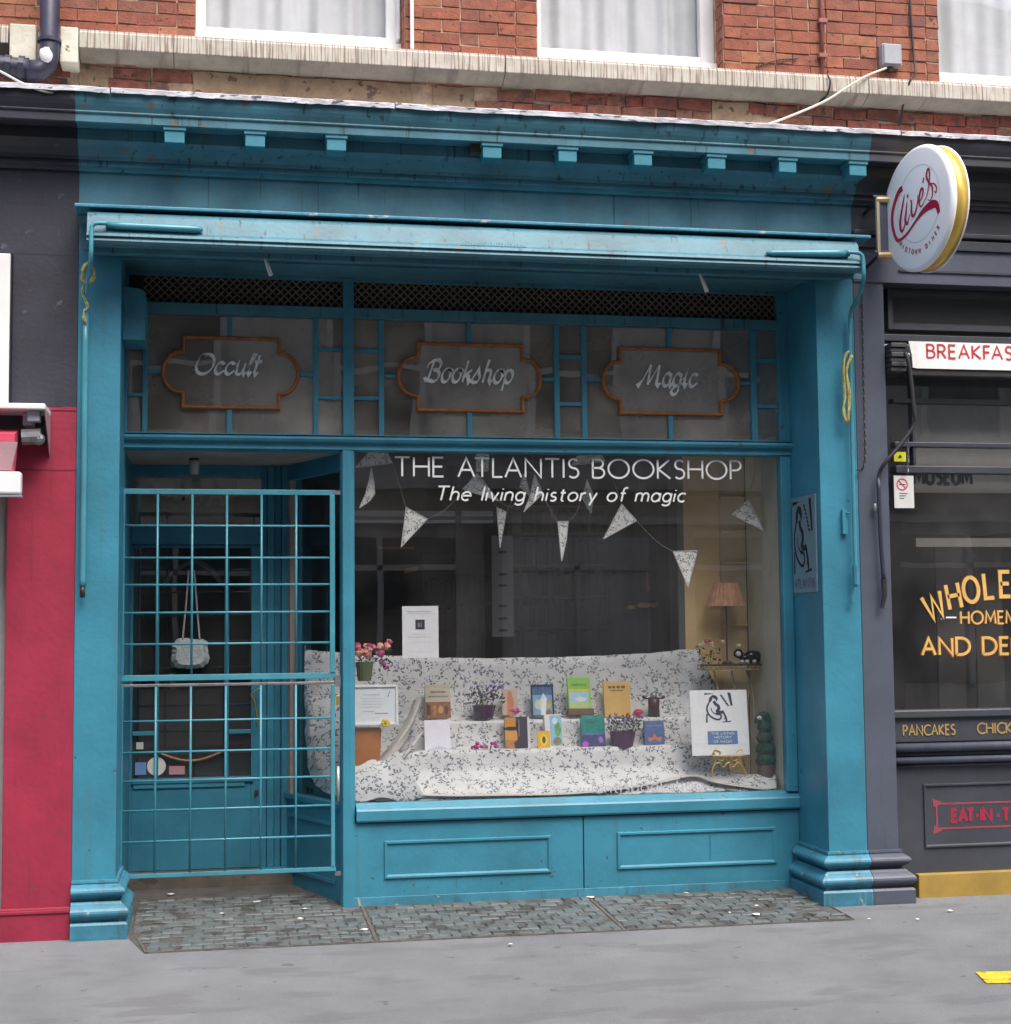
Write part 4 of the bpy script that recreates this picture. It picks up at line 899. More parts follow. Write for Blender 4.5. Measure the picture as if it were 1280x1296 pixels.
# ---------------- awning over the bookshop
aw = thing('awning', 'closed blue roller awning box with side arms across the shop front', 'awning', (1.5, -.2, zarch))
ax0, ax1 = X(110, 290, -.31), X(1089, 330, -.31)
def za(p0, p1, y): return (Z(200, p0, y)+Z(1050, p1, y))/2
pr = [(-.02, za(307, 344, -.31)+.004), (-.02, za(271, 308, -.27)+.012), (-.262, za(270, 307, -.27)+.005), (-.285, za(273, 311, -.285)), (-.312, za(291.5, 329.5, -.312)), (-.33, za(294, 332, -.33)), (-.335, za(297, 335, -.335)), (-.32, za(299, 337, -.32)), (-.33, za(303, 340.5, -.33)), (-.315, za(307.5, 344, -.315))]
MB().prism(pr, ax0, ax1).build('housing', TEALC_, aw, smooth=False)
zbx = za(307, 344, -.31)
MB().box(ax0+.02, XD-.02, -.22, -.205, zbx-.03, zbx+.002).build('valance_board', TEALC_, aw, bevel=.002)
def armbar(pa, pya, pb, pyb, y, r0, r1):
    xa, za_ = P(pa, pya, y); xb, zb_ = P(pb, pyb, y)
    return MB().tube([(xa, y, za_), (xa+(xb-xa)*.15, y, za_+(zb_-za_)*.15), (xa+(xb-xa)*.93, y, za_+(zb_-za_)*.93), (xb, y, zb_)], [r0, r0*1.2, r1, r1*.4], 8).build('cover_arm', TEALP, aw, smooth=True)
armbar(134, 284.5, 257, 290.5, -.325, .017, .021)
armbar(1075, 320.5, 970, 320, -.325, .021, .018)
ya = -.345
def pts(lst, y=ya): return [(X(a, b, y if len(q_) < 3 else q_[2]), (y if len(q_) < 3 else q_[2]), Z(a, b, y if len(q_) < 3 else q_[2])) for q_ in lst for a, b in [q_[:2]]]
MB().tube(crv(pts([(136, 282.5), (122, 282.5), (117.5, 285), (116, 290), (115, 325), (114, 338, -.24), (111, 352, -.16), (109, 372, -.08)]), 4), .012, 8).build('arm', TEALP, aw, smooth=True)
MB().tube(crv(pts([(108.5, 395, -.045), (106.5, 560, -.045), (105, 700, -.045), (104.5, 742, -.045)]), 3), .0165, 10).build('guide_rod', TEALP, aw, smooth=True)
MB().tube(pts([(104.5, 741, -.045), (104.5, 756, -.045)]), .014, 8).build('rod_end', DARK, aw, smooth=True)
MB().tube(crv(pts([(1072, 319), (1086, 320), (1091.5, 324), (1093, 332), (1093.5, 350), (1092, 362, -.27), (1085, 380, -.16), (1077, 397, -.06), (1076, 440, -.05), (1079, 560, -.05), (1082, 680, -.05), (1083.5, 722, -.05)]), 4), .0125, 8).build('arm', TEALP, aw, smooth=True)
mb = MB(); mb.tube(pts([(1083, 716, -.05), (1084, 740, -.05)]), .02, 8).tube(pts([(1084, 738, -.05), (1079, 762, -.04)]), [.012, .015], 8); mb.build('rod_end', TEALB, aw, smooth=False)
mb = MB(); mb.box(X(1066, 650, -.02), X(1072, 650, -.02), -.03, -.001, Z(1070, 676, -.02), Z(1070, 645, -.02)); mb.tube(pts([(1076, 650, -.05), (1068, 648, -.01)]), .006, 6); mb.build('rod_bracket', TEAL, aw)
# rubbed maker's plate in the middle of the box
mb = MB(); x0, x1 = X(578, 307, -.18), X(661, 311, -.18); zz = Z(620, 308, -.315)
mb.box(x0, x1, -.322, -.30, zz-.018, zz-.012); k = x0+.008
while k < x1-.02:
    h_ = random.uniform(.012, .026); mb.hexa([(k, -.32, zz-.013), (k+.005, -.32, zz-.013), (k+.005, -.29, zz-.013), (k, -.29, zz-.013), (k+.008, -.312, zz-.013+h_), (k+.012, -.312, zz-.013+h_), (k+.012, -.285, zz-.013+h_), (k+.008, -.285, zz-.013+h_)]); k += random.uniform(.013, .02)
mb.build('maker_plate', TEAL, aw, bevel=.002)
for (a, b, c_, d_), lb in (((331, 314, 343, 348), 'short white awning hook pointing down at the left, above the Occult panel'), ((881, 334, 895, 369), 'short white awning hook pointing down at the right, above the Magic panel')):
    t = thing('awning_hook', lb, 'hook', (X(a, b, -.09), -.09, Z(c_, d_, -.12)), group='awning hooks')
    MB().tube([(X(a, b, -.1), -.1, Z(a, b, -.1)), (X((a+c_)/2, (b+d_)/2, -.12), -.12, Z((a+c_)/2, (b+d_)/2, -.12)), (X(c_, d_, -.14), -.14, Z(c_, d_, -.14))], [.007, .010, .013], 8).build('rod', flat('white_hook', (.7, .7, .7), .4), t, smooth=True)
    MB().tube([(X(a, b, -.1), -.1, Z(a, b, -.1)-.004), (X(a, b, -.1), -.1, zbx)], .004, 6).build('eye', DARK, t)
def rope_loop(cpts, n, r, label, seed):
    random.seed(seed); mb = MB()
    for k in range(n):
        off = .008*k
        mb.tube(crv([(X(a, b, y_)+random.uniform(-.006, .006), y_-off*.3, Z(a, b, y_)+random.uniform(-.006, .006)) for a, b, y_ in cpts], 4), r, 5)
    return mb.build('rope', ROPE, smooth=True, label=label, cat='rope')
rope_loop([(104, 343, -.13), (111, 333, -.14), (119, 343, -.13), (119, 352, -.12), (110, 359, -.1), (104, 352, -.1), (105, 342, -.1)], 2, .007, 'yellow rope loop knotted round the top of the left awning rod', 3)
rope_loop([(107, 360, -.08), (104, 370, -.07), (111, 388, -.07), (105, 394, -.07), (108, 408, -.07), (104, 400, -.07)], 2, .004, 'frayed yellow rope tail below the knot on the left awning rod', 4)
rope_loop([(1075, 446, -.07), (1069, 452, -.075), (1067, 470, -.075), (1070, 500, -.075), (1068, 520, -.075), (1073, 534, -.075), (1075, 500, -.08), (1072, 470, -.08), (1078, 450, -.075)], 3, .0065, 'yellow rope bundle tied to the right awning rod', 5)
random.seed(11)
# plaque on the return of the right pilaster
def PX(px, py, x):
    d = rt*((px-640)/FPX) - up*((py-648)/FPX) + fwd; t = x/d.x
    return -D+d.y*t, H+d.z*t
INK = flat('black_print', (.015, .015, .018), .5)
def emblem(mb, place, W_, H_):
    def S(p_, w_): ribbon(mb, [(a*W_, b*H_) for a, b in crv(p_, 4)], w_*W_, place, None, .0004)
    def poly(p_): n_ = len(mb.v); mb.add([place(a*W_, b*H_, .0002) for a, b in p_], [tuple(range(len(p_)))])
    poly([(0, .99), (.0, .93), (.34, .985)]); poly([(.77, 1), (.88, 1), (.93, .56), (.86, .56)]); poly([(0, .0), (.03, .3), (.08, .3), (.06, .0)])
    poly([(.12, .68), (.16, .84), (.27, .93), (.40, .90), (.45, .80), (.40, .70), (.36, .78), (.26, .84), (.24, .74), (.16, .66)])
    S([(.3, .72), (.36, .62), (.44, .56), (.46, .46), (.40, .38), (.5, .34), (.62, .36)], .10)
    S([(.14, .66), (.06, .5), (.1, .3), (.24, .16), (.42, .1), (.52, .16), (.5, .26), (.34, .3)], .055)
    S([(.2, .5), (.24, .36), (.4, .26)], .03); S([(.62, .36), (.66, .2), (.62, .1)], .03)
    S([(.6, .34), (.68, .18), (.7, .04)], .06); poly([(.55, .0), (.55, .025), (.85, .06), (.85, .02)])
    for k in range(7): S([(.52+.035*k, .92-.055*k), (.60+.035*k, .90-.055*k)], .04)
xp_ = XC-.012
ya_, zA = PX(999.5, 632, xp_); yb_, zB = PX(1034.5, 749, xp_)
pq = thing('logo_plaque', 'grey plaque with a black seated figure on the inner face of the right blue pilaster', 'plaque', (xp_, (ya_+yb_)/2, zB))
if ya_ > FR-.05: ya_ = FR-.055
MB().box(xp_, XC-.0015, yb_, ya_, zB, zA).build('board', flat('blue_grey_board', (.15, .24, .29), .5), pq, bevel=.002)
Wp = ya_-yb_; Hp = zA-zB
mb = MB(); emblem(mb, lambda u, v, e: (xp_-.001-e, ya_-.02-u, zB+.12+v), Wp-.04, Hp-.14); mb.build('emblem', INK, pq, recalc=False)
lettering('lettering', 'ATLANTIS', flat('grey_ink', (.08, .12, .14)), pq, lambda u, v, e: (xp_-.001-e, ya_-.03-u, zB+.03+v), Wp-.06, .055, wt=.14)

# ================================================================== SHOP INTERIOR
room = thing('shop_interior', 'dim shop room and cream window recess seen through the display window', 'room', (2, 3, 0))
WX = X(988.5, 760, FR+.05); BY = 1.17; zdk = zsl-.012; zcl = zta+.05
MB().box(SX0+.0, WX+.1, FR+.045, BY+.25, zdk-.05, zdk).build('window_deck', CREAM2, room)
MB().box(WX, WX+.06, FR+.05, BY, zdk, zcl).build('side_wall', CREAM2, room)
xt0, xt1, xt2 = X(867, 760, BY), X(913, 760, BY), X(946, 760, BY)
box('back_panel', TAN, room, xt0, xt1-.003, BY, BY+.04, zdk, zcl, .003)
MB().box(xt0-.045, xt0-.001, BY-.0, BY+.2, zdk, zcl).build('edge_post', flat('grey_post', (.10, .10, .095)), room)
box('narrow_panel', CREAM, room, xt1, WX, BY+.012, BY+.05, zdk, zcl, .003)
for py in (628, 671, 711, 790): box('rung', TAN, room, xt1+.004, WX-.003, BY-.006, BY+.0115, Z(930, py+3, BY), Z(930, py, BY), .003)
box('panel_head', TAN, room, xt0, xt1-.004, BY-.012, BY-.0005, Z(890, 629, BY), zcl-.02, .003)
MB().box(SX0, WX, FR+.06, BY+.3, zcl, zcl+.03).build('window_soffit', SHOPD, room)
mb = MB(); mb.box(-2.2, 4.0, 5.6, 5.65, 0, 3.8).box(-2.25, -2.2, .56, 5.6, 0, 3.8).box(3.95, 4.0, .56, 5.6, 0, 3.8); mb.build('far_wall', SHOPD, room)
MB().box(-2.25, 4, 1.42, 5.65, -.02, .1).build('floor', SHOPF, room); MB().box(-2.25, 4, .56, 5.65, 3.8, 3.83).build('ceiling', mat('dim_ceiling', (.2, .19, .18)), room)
MB().box(bx+.02, SX1+.1, DY-.02, DY+.2, zdk, zcl).build('partition', TEALD, room)
# dark post, and pale bars that stand for a reflected shop fascia
ry = 1.9; rails = thing('reflection_bars', 'pair of pale horizontal bars standing for a reflection, with a dark post inside the upper left of the window', 'rail', (X(540, 650, ry), ry, Z(540, 657, ry)))
PR = flat('pale_reflection', (.5, .5, .5)); mb = MB()
for a, b, t, u, n_ in ((448, 576, 646.5, 653, 0), (584, 624, 646.5, 653, 0), (448, 576, 658, 661.5, 0), (584, 624, 658, 661.5, 0)):
    box('rail', PR, rails, X(a, 650, ry), X(b, 650, ry), ry-.01, ry+.03, Z(540, u, ry), Z(540, t, ry))
MB().box(X(577, 750, ry), X(583, 750, ry), ry-.01, ry+.05, .1, Z(580, 645, ry)).build('post', DARK, rails)
# bookcase with spines
by_ = 2.7; bc = thing('bookcase', 'tall dark bookcase behind the middle of the display window', 'bookcase', (X(708, 800, by_), by_, .1))
a_, b_ = X(648, 740, by_), X(770, 740, by_); bt = Z(700, 640, by_)
box('side', WOODD, bc, a_-.03, a_, by_, by_+.3, .1, bt); box('side', WOODD, bc, b_, b_+.03, by_, by_+.3, .1, bt); box('back', WOODD, bc, a_, b_, by_+.28, by_+.3, .1, bt)
shz = [Z(700, q, by_) for q in (674, 714, 754, 793, 832, 871)]
for z in shz+[bt]: box('shelf', flat('shelf_edge', (.26, .25, .23)), bc, a_+.001, b_-.001, by_-.01, by_+.279, z-.02, z)
mb = MB()
for z in shz:
    x = a_+.01
    while x < b_-.05:
        wd = random.uniform(.018, .05); h_ = random.uniform(.15, .22); mb.m = random.choice([0, 0, 1, 2, 0, 3, 1, 4]); mb.box(x, x+wd-.003, by_+random.uniform(.0, .03), by_+.2, z+.001, z+h_); x += wd
mb.build('shelved_books', [flat('spine_brown', (.17, .14, .11)), flat('spine_grey', (.17, .17, .17)), flat('spine_tan', (.22, .17, .11)), flat('spine_red', (.16, .03, .03)), flat('spine_pale', (.3, .28, .24))], label='rows of old books crowded on the dark shelves of the tall bookcase', cat='books', kind='stuff')
b2 = thing('bookcase', 'low dark bookcase standing left of the slotted grey hanging strip', 'bookcase', (X(580, 800, 2.9), 2.9, .1))
a_, b_ = X(540, 760, 2.9), X(622, 760, 2.9)
box('back', WOODD, b2, a_, b_, 3.1, 3.12, .1, Z(580, 700, 2.9)); 
for q in (723, 762, 796, 835): box('shelf', WOODD, b2, a_, b_, 2.9, 3.099, Z(580, q, 2.9)-.02, Z(580, q, 2.9))
mb = MB()
for q in (762, 796, 835):
    z = Z(580, q, 2.9); x = a_+.01
    while x < b_-.03: wd = random.uniform(.02, .05); mb.m = random.choice([0, 1, 0]); mb.box(x, x+wd-.003, 2.92, 3.09, z+.001, z+random.uniform(.13, .19)); x += wd
mb.build('shelved_books', [flat('spine_dark', (.11, .1, .09)), flat('spine_slate', (.07, .07, .08))], label='dim rows of books on the low bookcase in the left half of the window', cat='books', kind='stuff')
sy = 1.6; st = thing('hanging_strip', 'long grey strip with dark slots hanging left of the tall bookcase', 'hanging strip', (X(636, 806, sy), sy, Z(636, 806, sy)))
GST = flat('grey_strip', (.24, .24, .245)); x0, x1 = X(623, 740, sy), X(650, 740, sy)
MB().box(x0, x1, sy, sy+.01, Z(636, 806, sy), Z(636, 678, sy)).build('panel', GST, st)
for q in (699, 727, 741, 767, 783, 798):
    mb = MB(); xx, zz = (x0+x1)/2, Z(636, q, sy); mb.slab([(xx+.034*math.cos(k*math.pi/6), zz+.010*math.sin(k*math.pi/6)) for k in range(12)], sy-.004, sy-.0005); mb.build('slot', BLACK, st)
MB().box(X(775, 760, 2.0), X(790, 760, 2.0), 2.0, 2.1, .1, 2.6).build('dark_post', flat('dull_post', (.03, .03, .03)), room)
cd = thing('candle_holder', 'red candle in a gold leaf holder behind the window', 'candle holder', (X(818, 770, 1.6), 1.6, Z(818, 775, 1.6)))
y = 1.6; MB().tube([(X(820, 770, y), y, Z(820, 748, y)), (X(820, 770, y), y, Z(820, 724, y))], [.013, .007], 8).build('candle', flat('red_wax', (.5, .02, .04), .4), cd, smooth=True)
YL = flat('gold_leaf', (.55, .33, .06), .4)
for a, b, r_ in ((799, 769, .025), (815, 766, .035), (827, 766, .028)):
    MB().ball((X(a, b, y), y, Z(a, b, y)), r_, 8, 6, 1.3, .6, .55, .25).build('leaf', YL, cd)
MB().tube([(X(820, 770, y), y, Z(820, 768, y)), (X(820, 770, y), y, zdk)], .006, 6).build('stem', DARK, cd)
y = 2.3; t = thing('glint_strip', 'narrow orange bar standing for a glint in the dark behind the left bunting', 'painted glint', (X(502, 694, y), y, Z(502, 695, y)), group='orange glints'); OS = flat('orange_glint', (.5, .26, .06))  # orange bar put in for a glint behind the glass
MB().box(X(480, 694, y), X(525, 694, y), y, y+.01, Z(502, 695, y), Z(502, 692, y)).build('sheet', OS, t)
t = thing('glint_strip', 'short yellow card lying in the dark below the orange slip', 'painted glint', (X(521, 724, y), y, Z(521, 726, y)), group='orange glints')  # second painted glint, same flat orange
MB().slab([(X(512, 724, y), Z(512, 726, y)), (X(530, 722, y), Z(530, 722, y)), (X(529, 718, y), Z(529, 717, y)), (X(513, 720, y), Z(513, 720, y))], y, y+.01).build('sheet', OS, t)

# ---------------- printed cloth over the stepped display
Y0, Y1, Y2, Y3, Y4, Y5 = 1.13, 1.10, .93, .93, .77, .77
zr1 = Z(700, 911.5, .93); zr2 = Z(700, 948, .77)
def lev(lst, y, z=None):        # list of (px, py) -> world samples along the level
    o = []
    for q in lst:
        yy = q[2] if len(q) > 2 else y
        x, zz = P(q[0], q[1], yy); o.append((x, yy, zz if z is None or len(q) > 2 else z))
    return o
levels = [
 lev([(360, 818), (410, 824), (470, 829), (620, 833), (780, 829), (860, 823), (884, 823)], 1.13),
 lev([(362, 880, 1.13), (425, 876, 1.1), (535, 870), (620, 886), (700, 886), (830, 880), (905, 868)], 1.12),
 lev([(364, 905, 1.12), (425, 900, 1.06), (545, 905), (620, 905), (700, 905), (838, 903), (893, 902)], 1.08, zr1+.004),
 lev([(366, 925, 1.12), (425, 918, 1.0), (537, 911), (620, 911), (700, 911), (838, 908), (893, 922)], .935, zr1),
 lev([(368, 942, 1.11), (425, 936, .98), (536, 930), (620, 930), (700, 930), (845, 928), (896, 940)], .93),
 lev([(371, 958, 1.10), (425, 952, .95), (536, 944), (620, 944), (700, 944), (850, 943), (905, 958)], .91, zr2+.003),
 lev([(376, 972, 1.08), (425, 965, .9), (537, 948), (620, 948), (700, 948), (858, 946), (912, 968)], .775, zr2),
 lev([(382, 984, 1.05), (425, 980, .85), (520, 975), (620, 975), (700, 975), (870, 970), (925, 978)], .76),
 lev([(388, 994, 1.0), (425, 996, .75), (510, 998), (620, 997), (700, 995), (880, 985), (984, 983)], .68),
 lev([(395, 1002, .9), (430, 1008, .64), (510, 1012), (620, 1010), (700, 1009), (880, 1004), (984, 1001)], .575, zdk+.012),
]
# keep the two deck-level rows on the deck
levels[8] = [(x, y_, max(z, zdk+.03)) for x, y_, z in levels[8]]
def spx(y_):                     # inside face of the splayed side window
    t = max(0, min(1, (y_-SY0)/(SY1-SY0))); return SX0+(SX1-SX0)*t+.072-.03*t
def resample(l, n):
    c_ = crv(l, 8); m_ = len(c_)-1
    return [c_[round(i*m_/n)] if True else None for i in range(n+1)]
NU = 96; vs_ = []
def lerp3(a, b, t): return tuple(a[k]+(b[k]-a[k])*t for k in range(3))
rowsL = []
for li in range(len(levels)):
    c_ = crv(levels[li], 16)
    rowsL.append(c_)          # 97 points
M_ = len(rowsL[0]); sub = 5; grid = []
for li in range(len(rowsL)-1):
    for s_ in range(sub):
        t = s_/sub; grid.append([lerp3(rowsL[li][i], rowsL[li+1][i], t) for i in range(M_)])
grid.append(rowsL[-1])
out = []
for r_, row in enumerate(grid):
    for i, (x, y_, z) in enumerate(row):
        f = .5 if 12 < i < 84 else 1.6
        wv = f*(.006*math.sin(x*17+r_*.13)+.005*math.sin(x*41+r_*.3+2)+.004*math.sin(z*37+x*9))
        if r_ > 38: wv *= 1.5
        out.append((max(x, spx(y_)+.004*math.sin(z*30)), max(FR+.03, y_+wv), max(z+(.4*wv if r_ > 2 else wv*.5), zdk+.003)))
fs = [(r_*M_+i, r_*M_+i+1, (r_+1)*M_+i+1, (r_+1)*M_+i) for r_ in range(len(grid)-1) for i in range(M_-1)]
dc = MB().add(out, fs).build('display_cloth', CLOTH, smooth=True, label='white cloth printed with dark leaf sprigs draped over the stepped window display', cat='cloth')
sm = dc.modifiers.new('thickness', 'SOLIDIFY'); sm.thickness = .003
# loose diagonal fold at the left and a rolled hem along the front
def fold(lst, wds, seed):
    random.seed(seed); c_ = crv(lst, 6); vs_ = []; n_ = len(c_)
    for i, (a, b, y_) in enumerate(c_):
        t = i/(n_-1); wd = wds[0]+(wds[1]-wds[0])*t; x, z = P(a, b, y_)
        for k in range(9):
            s_ = k/8-.5; vs_.append((x+s_*wd, y_-.05*math.cos(s_*math.pi)-.01*math.sin(t*12+k), z+s_*wd*.25))
    return MB().add(vs_, [(i*9+k, i*9+k+1, (i+1)*9+k+1, (i+1)*9+k) for i in range(n_-1) for k in range(8)])
PLAINC = mat('sheer_white_lining', (.56, .54, .50), .85, .06, 5, .2, 30)
fold([(529, 884, .92), (518, 915, .88), (500, 945, .82), (478, 972, .74), (462, 995, .66)], (.05, .14), 1).build('fold', PLAINC, dc, smooth=True)
fold([(534, 925, .86), (512, 955, .8), (488, 980, .72), (462, 1003, .62)], (.03, .07), 2).build('fold', CLOTH, dc, smooth=True)
fold([(500, 1004, .62), (560, 1007, .6), (640, 1006, .6), (720, 1004, .6), (800, 996, .62), (850, 985, .66), (880, 982, .68), (905, 990, .64), (960, 998, .6)], (.03, .04), 3).build('hem', PLAINC, dc, smooth=True)

mb = MB(); vs_ = []; n1, n2 = 14, 10
for i in range(n1+1):
    for k in range(n2+1):
        u, v = i/n1, k/n2; a = 444+(504-444)*u+34*v*u; b = 967-14*u*u+3*math.sin(u*11)+(1012-967+14*u*u)*v; y_ = .625-.06*v-.012*math.sin(u*7+v*4)*(1-.4*v)-.02*math.sin(v*3.1)
        x, z = P(a, b, y_); vs_.append((x, y_, max(z, zdk+.004)))
mb.add(vs_, [(i*(n2+1)+k, i*(n2+1)+k+1, (i+1)*(n2+1)+k+1, (i+1)*(n2+1)+k) for i in range(n1) for k in range(n2)]); mb.build('lining', CLOTH, dc, smooth=True)

# ---------------- books and cards
def book(name, px0, py0, px1, py1, y, base, pats, label, cat='book', th=.025, tilt=9, yaw=0, edge=(.7, .68, .62), group=None, extra=None):
    xa, xb = X(px0, py1, y), X(px1, py1, y); zb_ = (Z(px0, py1, y)+Z(px1, py1, y))/2; h = Z(px0, py0, y)-Z(px0, py1, y); w_ = xb-xa
    t = thing(name, label, cat, ((xa+xb)/2, y, zb_), group, local=True)
    cm = flat('cover_'+name, base, .4, var=.14 if max(base) < .5 else .03, scale=45)
    MB().box(-w_/2, w_/2, -.002, 0, 0, h).build('cover', cm, t, bevel=.0008)
    if th > .005:
        MB().box(-w_/2+.002, w_/2-.003, .0005, th-.002, .002, h-.003).build('pages', flat('page_edges', edge), t)
        MB().box(-w_/2, w_/2, th-.0015, th, 0, h).build('back_cover', cm, t); MB().box(-w_/2, -w_/2+.0015, .0002, th-.0017, 0, h).build('spine', cm, t)
    if pats:
        mb = MB(); mats_ = []
        for i, pt in enumerate(pats):
            c_ = pt[-1]
            if c_ not in mats_: mats_.append(c_)
            mb.m = mats_.index(c_); yy = -.0024-.0002*i
            if pt[0] == 'e':
                _, cx, cz, rx, rz, _c = pt
                mb.add([(-w_/2+w_*(cx+rx*math.cos(k*math.pi/7)), yy, h*(cz+rz*math.sin(k*math.pi/7))) for k in range(14)], [tuple(range(14))])
            elif pt[0] == 'p':
                mb.add([(-w_/2+w_*a, yy, h*b) for a, b in pt[1]], [tuple(range(len(pt[1])))])
            else:
                u0, v0, u1, v1, _c = pt
                mb.add([(-w_/2+w_*u0, yy, h*v0), (-w_/2+w_*u1, yy, h*v0), (-w_/2+w_*u1, yy, h*v1), (-w_/2+w_*u0, yy, h*v1)], [(0, 1, 2, 3)])
        mb.build('cover_print', [flat('print_ink', c_, .5, var=.22 if max(c_) < .6 else .06, scale=38) for c_ in mats_], t, recalc=False)
    if extra: extra(t, w_, h)
    t.rotation_euler = (R(-tilt), 0, R(yaw)); return t
B1, B2 = .99, .83
book('book', 539, 866, 571, 909, B1, (.55, .50, .40), [(.0, .0, 1, .48, (.35, .13, .04)), (.05, .1, .2, .4, (.1, .04, .02)), (.3, .05, .42, .38, (.5, .28, .1)), ('e', .6, .25, .1, .12, (.6, .35, .15)), ('e', .82, .22, .08, .14, (.12, .05, .03)), (.1, .62, .9, .66, (.3, .25, .2)), (.2, .75, .8, .8, (.3, .25, .2))], 'book with cream top and orange brown bottom, first on the upper step from the left')
book('picture_card', 636, 872, 656, 905, B1+.02, (.55, .42, .36), [('p', [(.3, 0), (.7, 0), (.75, .5), (.6, .95), (.35, .7)], (.6, .22, .1)), ('e', .5, .85, .13, .08, (.5, .25, .15)), ('e', .8, .15, .12, .1, (.6, .1, .35))], 'pale card with an orange robed shape, right of the purple flowers on the upper step', 'card', .006)
def frm(t, w_, h):
    m = flat('navy_frame', (.02, .03, .06), .3); mb = MB(); e = .009
    mb.box(-w_/2-e, -w_/2, -.008, .008, -.0, h+e).box(w_/2, w_/2+e, -.008, .008, 0, h+e).box(-w_/2, w_/2, -.008, .008, h, h+e); mb.build('frame', m, t)
book('book', 675, 868, 700, 909, B1, (.20, .38, .62), [(.0, .72, 1, 1, (.06, .14, .3)), ('e', .35, .42, .25, .16, (.6, .62, .4)), ('e', .8, .45, .16, .14, (.5, .45, .15)), ('p', [(.4, .1), (.65, .1), (.72, .62), (.55, .78), (.42, .6)], (.75, .78, .85)), (.0, .0, 1, .1, (.1, .12, .1)), ('e', .8, .15, .15, .12, (.35, .15, .06))], 'dark framed blue picture book with a white robed figure on the upper step', extra=frm)
def pert(t, w_, h):
    MB().box(-w_/2-.01, w_/2+.01, -.03, .03, -.045, -.001).build('stand', flat('brown_stand', (.16, .09, .05)), t, bevel=.006)
book('book', 720, 857, 749, 897, B1-.01, (.28, .55, .10), [(.02, .55, .98, .62, (.75, .6, .1)), (.04, .2, .9, .53, (.4, .62, .75)), (.04, .02, .95, .2, (.5, .62, .25)), ('e', .55, .3, .25, .07, (.75, .8, .8)), (.15, .72, .85, .8, (.2, .42, .06))], 'lime green and blue book standing highest on the upper step', extra=pert, yaw=2)
book('book', 766, 862, 799, 907, B1, (.66, .42, .13), [(.18, .80, .30, .87, (.12, .1, .05)), (.34, .80, .44, .87, (.12, .1, .05)), (.50, .80, .62, .87, (.12, .1, .05)), (.68, .80, .82, .87, (.12, .1, .05)), (.25, .72, .75, .75, (.2, .15, .06)), ('e', .88, .07, .05, .04, (.5, .1, .05))], 'tall plain mustard yellow book with a dark title on the upper step')
book('paper_packet', 538, 911, 571, 950, B2, (.78, .76, .84), [('p', [(.0, .0), (1, .0), (.55, .16)], (.58, .54, .72)), ('p', [(.02, .95), (.55, .85), (.98, .97)], (.84, .82, .88))], 'blank white paper packet at the left end of the lower step', 'packet', .012, yaw=4)
book('book', 640, 907, 671, 949, B2, (.06, .05, .07), [(.0, .62, .45, .98, (.62, .25, .04)), (.0, .30, .5, .6, (.65, .32, .07)), ('p', [(.0, 0), (.5, .3), (.0, .3)], (.55, .2, .04)), ('e', .25, .64, .3, .06, (.03, .02, .02)), ('p', [(.0, .0), (.4, .02), (.35, .2), (.0, .26)], (.5, .25, .12)), ('e', .5, .7, .06, .16, (.02, .015, .02)), (.92, 0, 1, 1, (.7, .7, .75)), (.55, .4, .6, .9, (.2, .2, .22))], 'black book with orange moon faces on the lower step', yaw=-3)
book('card', 681, 925, 697, 948, B2-.03, (.75, .45, .04), [('e', .5, .5, .3, .33, (.9, .62, .08)), ('e', .5, .5, .14, .2, (.12, .08, .03))], 'small yellow card with a dark figure leaning on the lower step', 'card', .005)
book('book', 691, 904, 713, 946, B2+.0, (.72, .72, .70), [(.3, .05, 1, .97, (.28, .5, .68)), ('e', .75, .55, .2, .22, (.15, .42, .15)), ('e', .7, .18, .25, .13, (.3, .26, .12)), ('e', .6, .8, .16, .1, (.6, .75, .85))], 'thin white spined book with a blue and green cover behind the yellow card', yaw=8)
book('book', 737, 905, 767, 947, B2, (.02, .26, .22), [(.0, .0, 1, .40, (.07, .07, .22)), (.0, .40, 1, .46, (.12, .2, .4)), ('e', .4, .78, .2, .03, (.04, .18, .12)), ('e', .15, .12, .14, .09, (.5, .1, .5)), ('e', .8, .25, .1, .1, (.3, .2, .55)), (.1, .9, .9, .94, (.03, .35, .28))], 'teal and deep purple book on the lower step')
book('book', 817, 912, 842, 946, B2, (.09, .15, .33), [('p', [(.2, .22), (.5, .3), (.8, .2), (.86, .4), (.62, .36), (.5, .52), (.38, .36), (.16, .38)], (.65, .2, .06)), (.1, .78, .9, .84, (.2, .26, .42)), (.06, .04, .94, .10, (.05, .08, .2))], 'dark blue book with an orange bird shape at the right end of the lower step')
book('notice_sheet', 509.5, 767, 555.5, 833, .64, (.80, .80, .82), [(.36, .55, .62, .74, (.03, .03, .045)), (.42, .60, .5, .68, (.2, .2, .24)), (.12, .89, .8, .905, (.5, .5, .52)), (.12, .85, .9, .862, (.6, .6, .62)), (.2, .46, .8, .465, (.6, .6, .62)), (.16, .40, .84, .41, (.6, .6, .62)), (.2, .3, .8, .305, (.62, .62, .64)), (.16, .12, .84, .125, (.62, .62, .64)), (.52, .6, .54, .7, (.3, .3, .34))], 'white paper notice with a small dark picture propped above the cloth', 'notice', .003, tilt=1)
bx_obj = thing('orange_box', 'plain orange box under the framed notice in the left corner of the window', 'box', (X(466, 966, .68), .68, Z(466, 966, .66)))
mb = MB(); mb.slab([(X(440, 966, .64), zdk+.002), (X(475, 966, .64), zdk+.002), (X(482, 950, .64), Z(482, 948, .64)), (X(483, 920, .64), Z(483, 922, .64)), (X(440, 920, .64), Z(440, 922, .64))], .64, .76); mb.build('body', flat('orange_card', (.42, .15, .035), .6), bx_obj, bevel=.004)
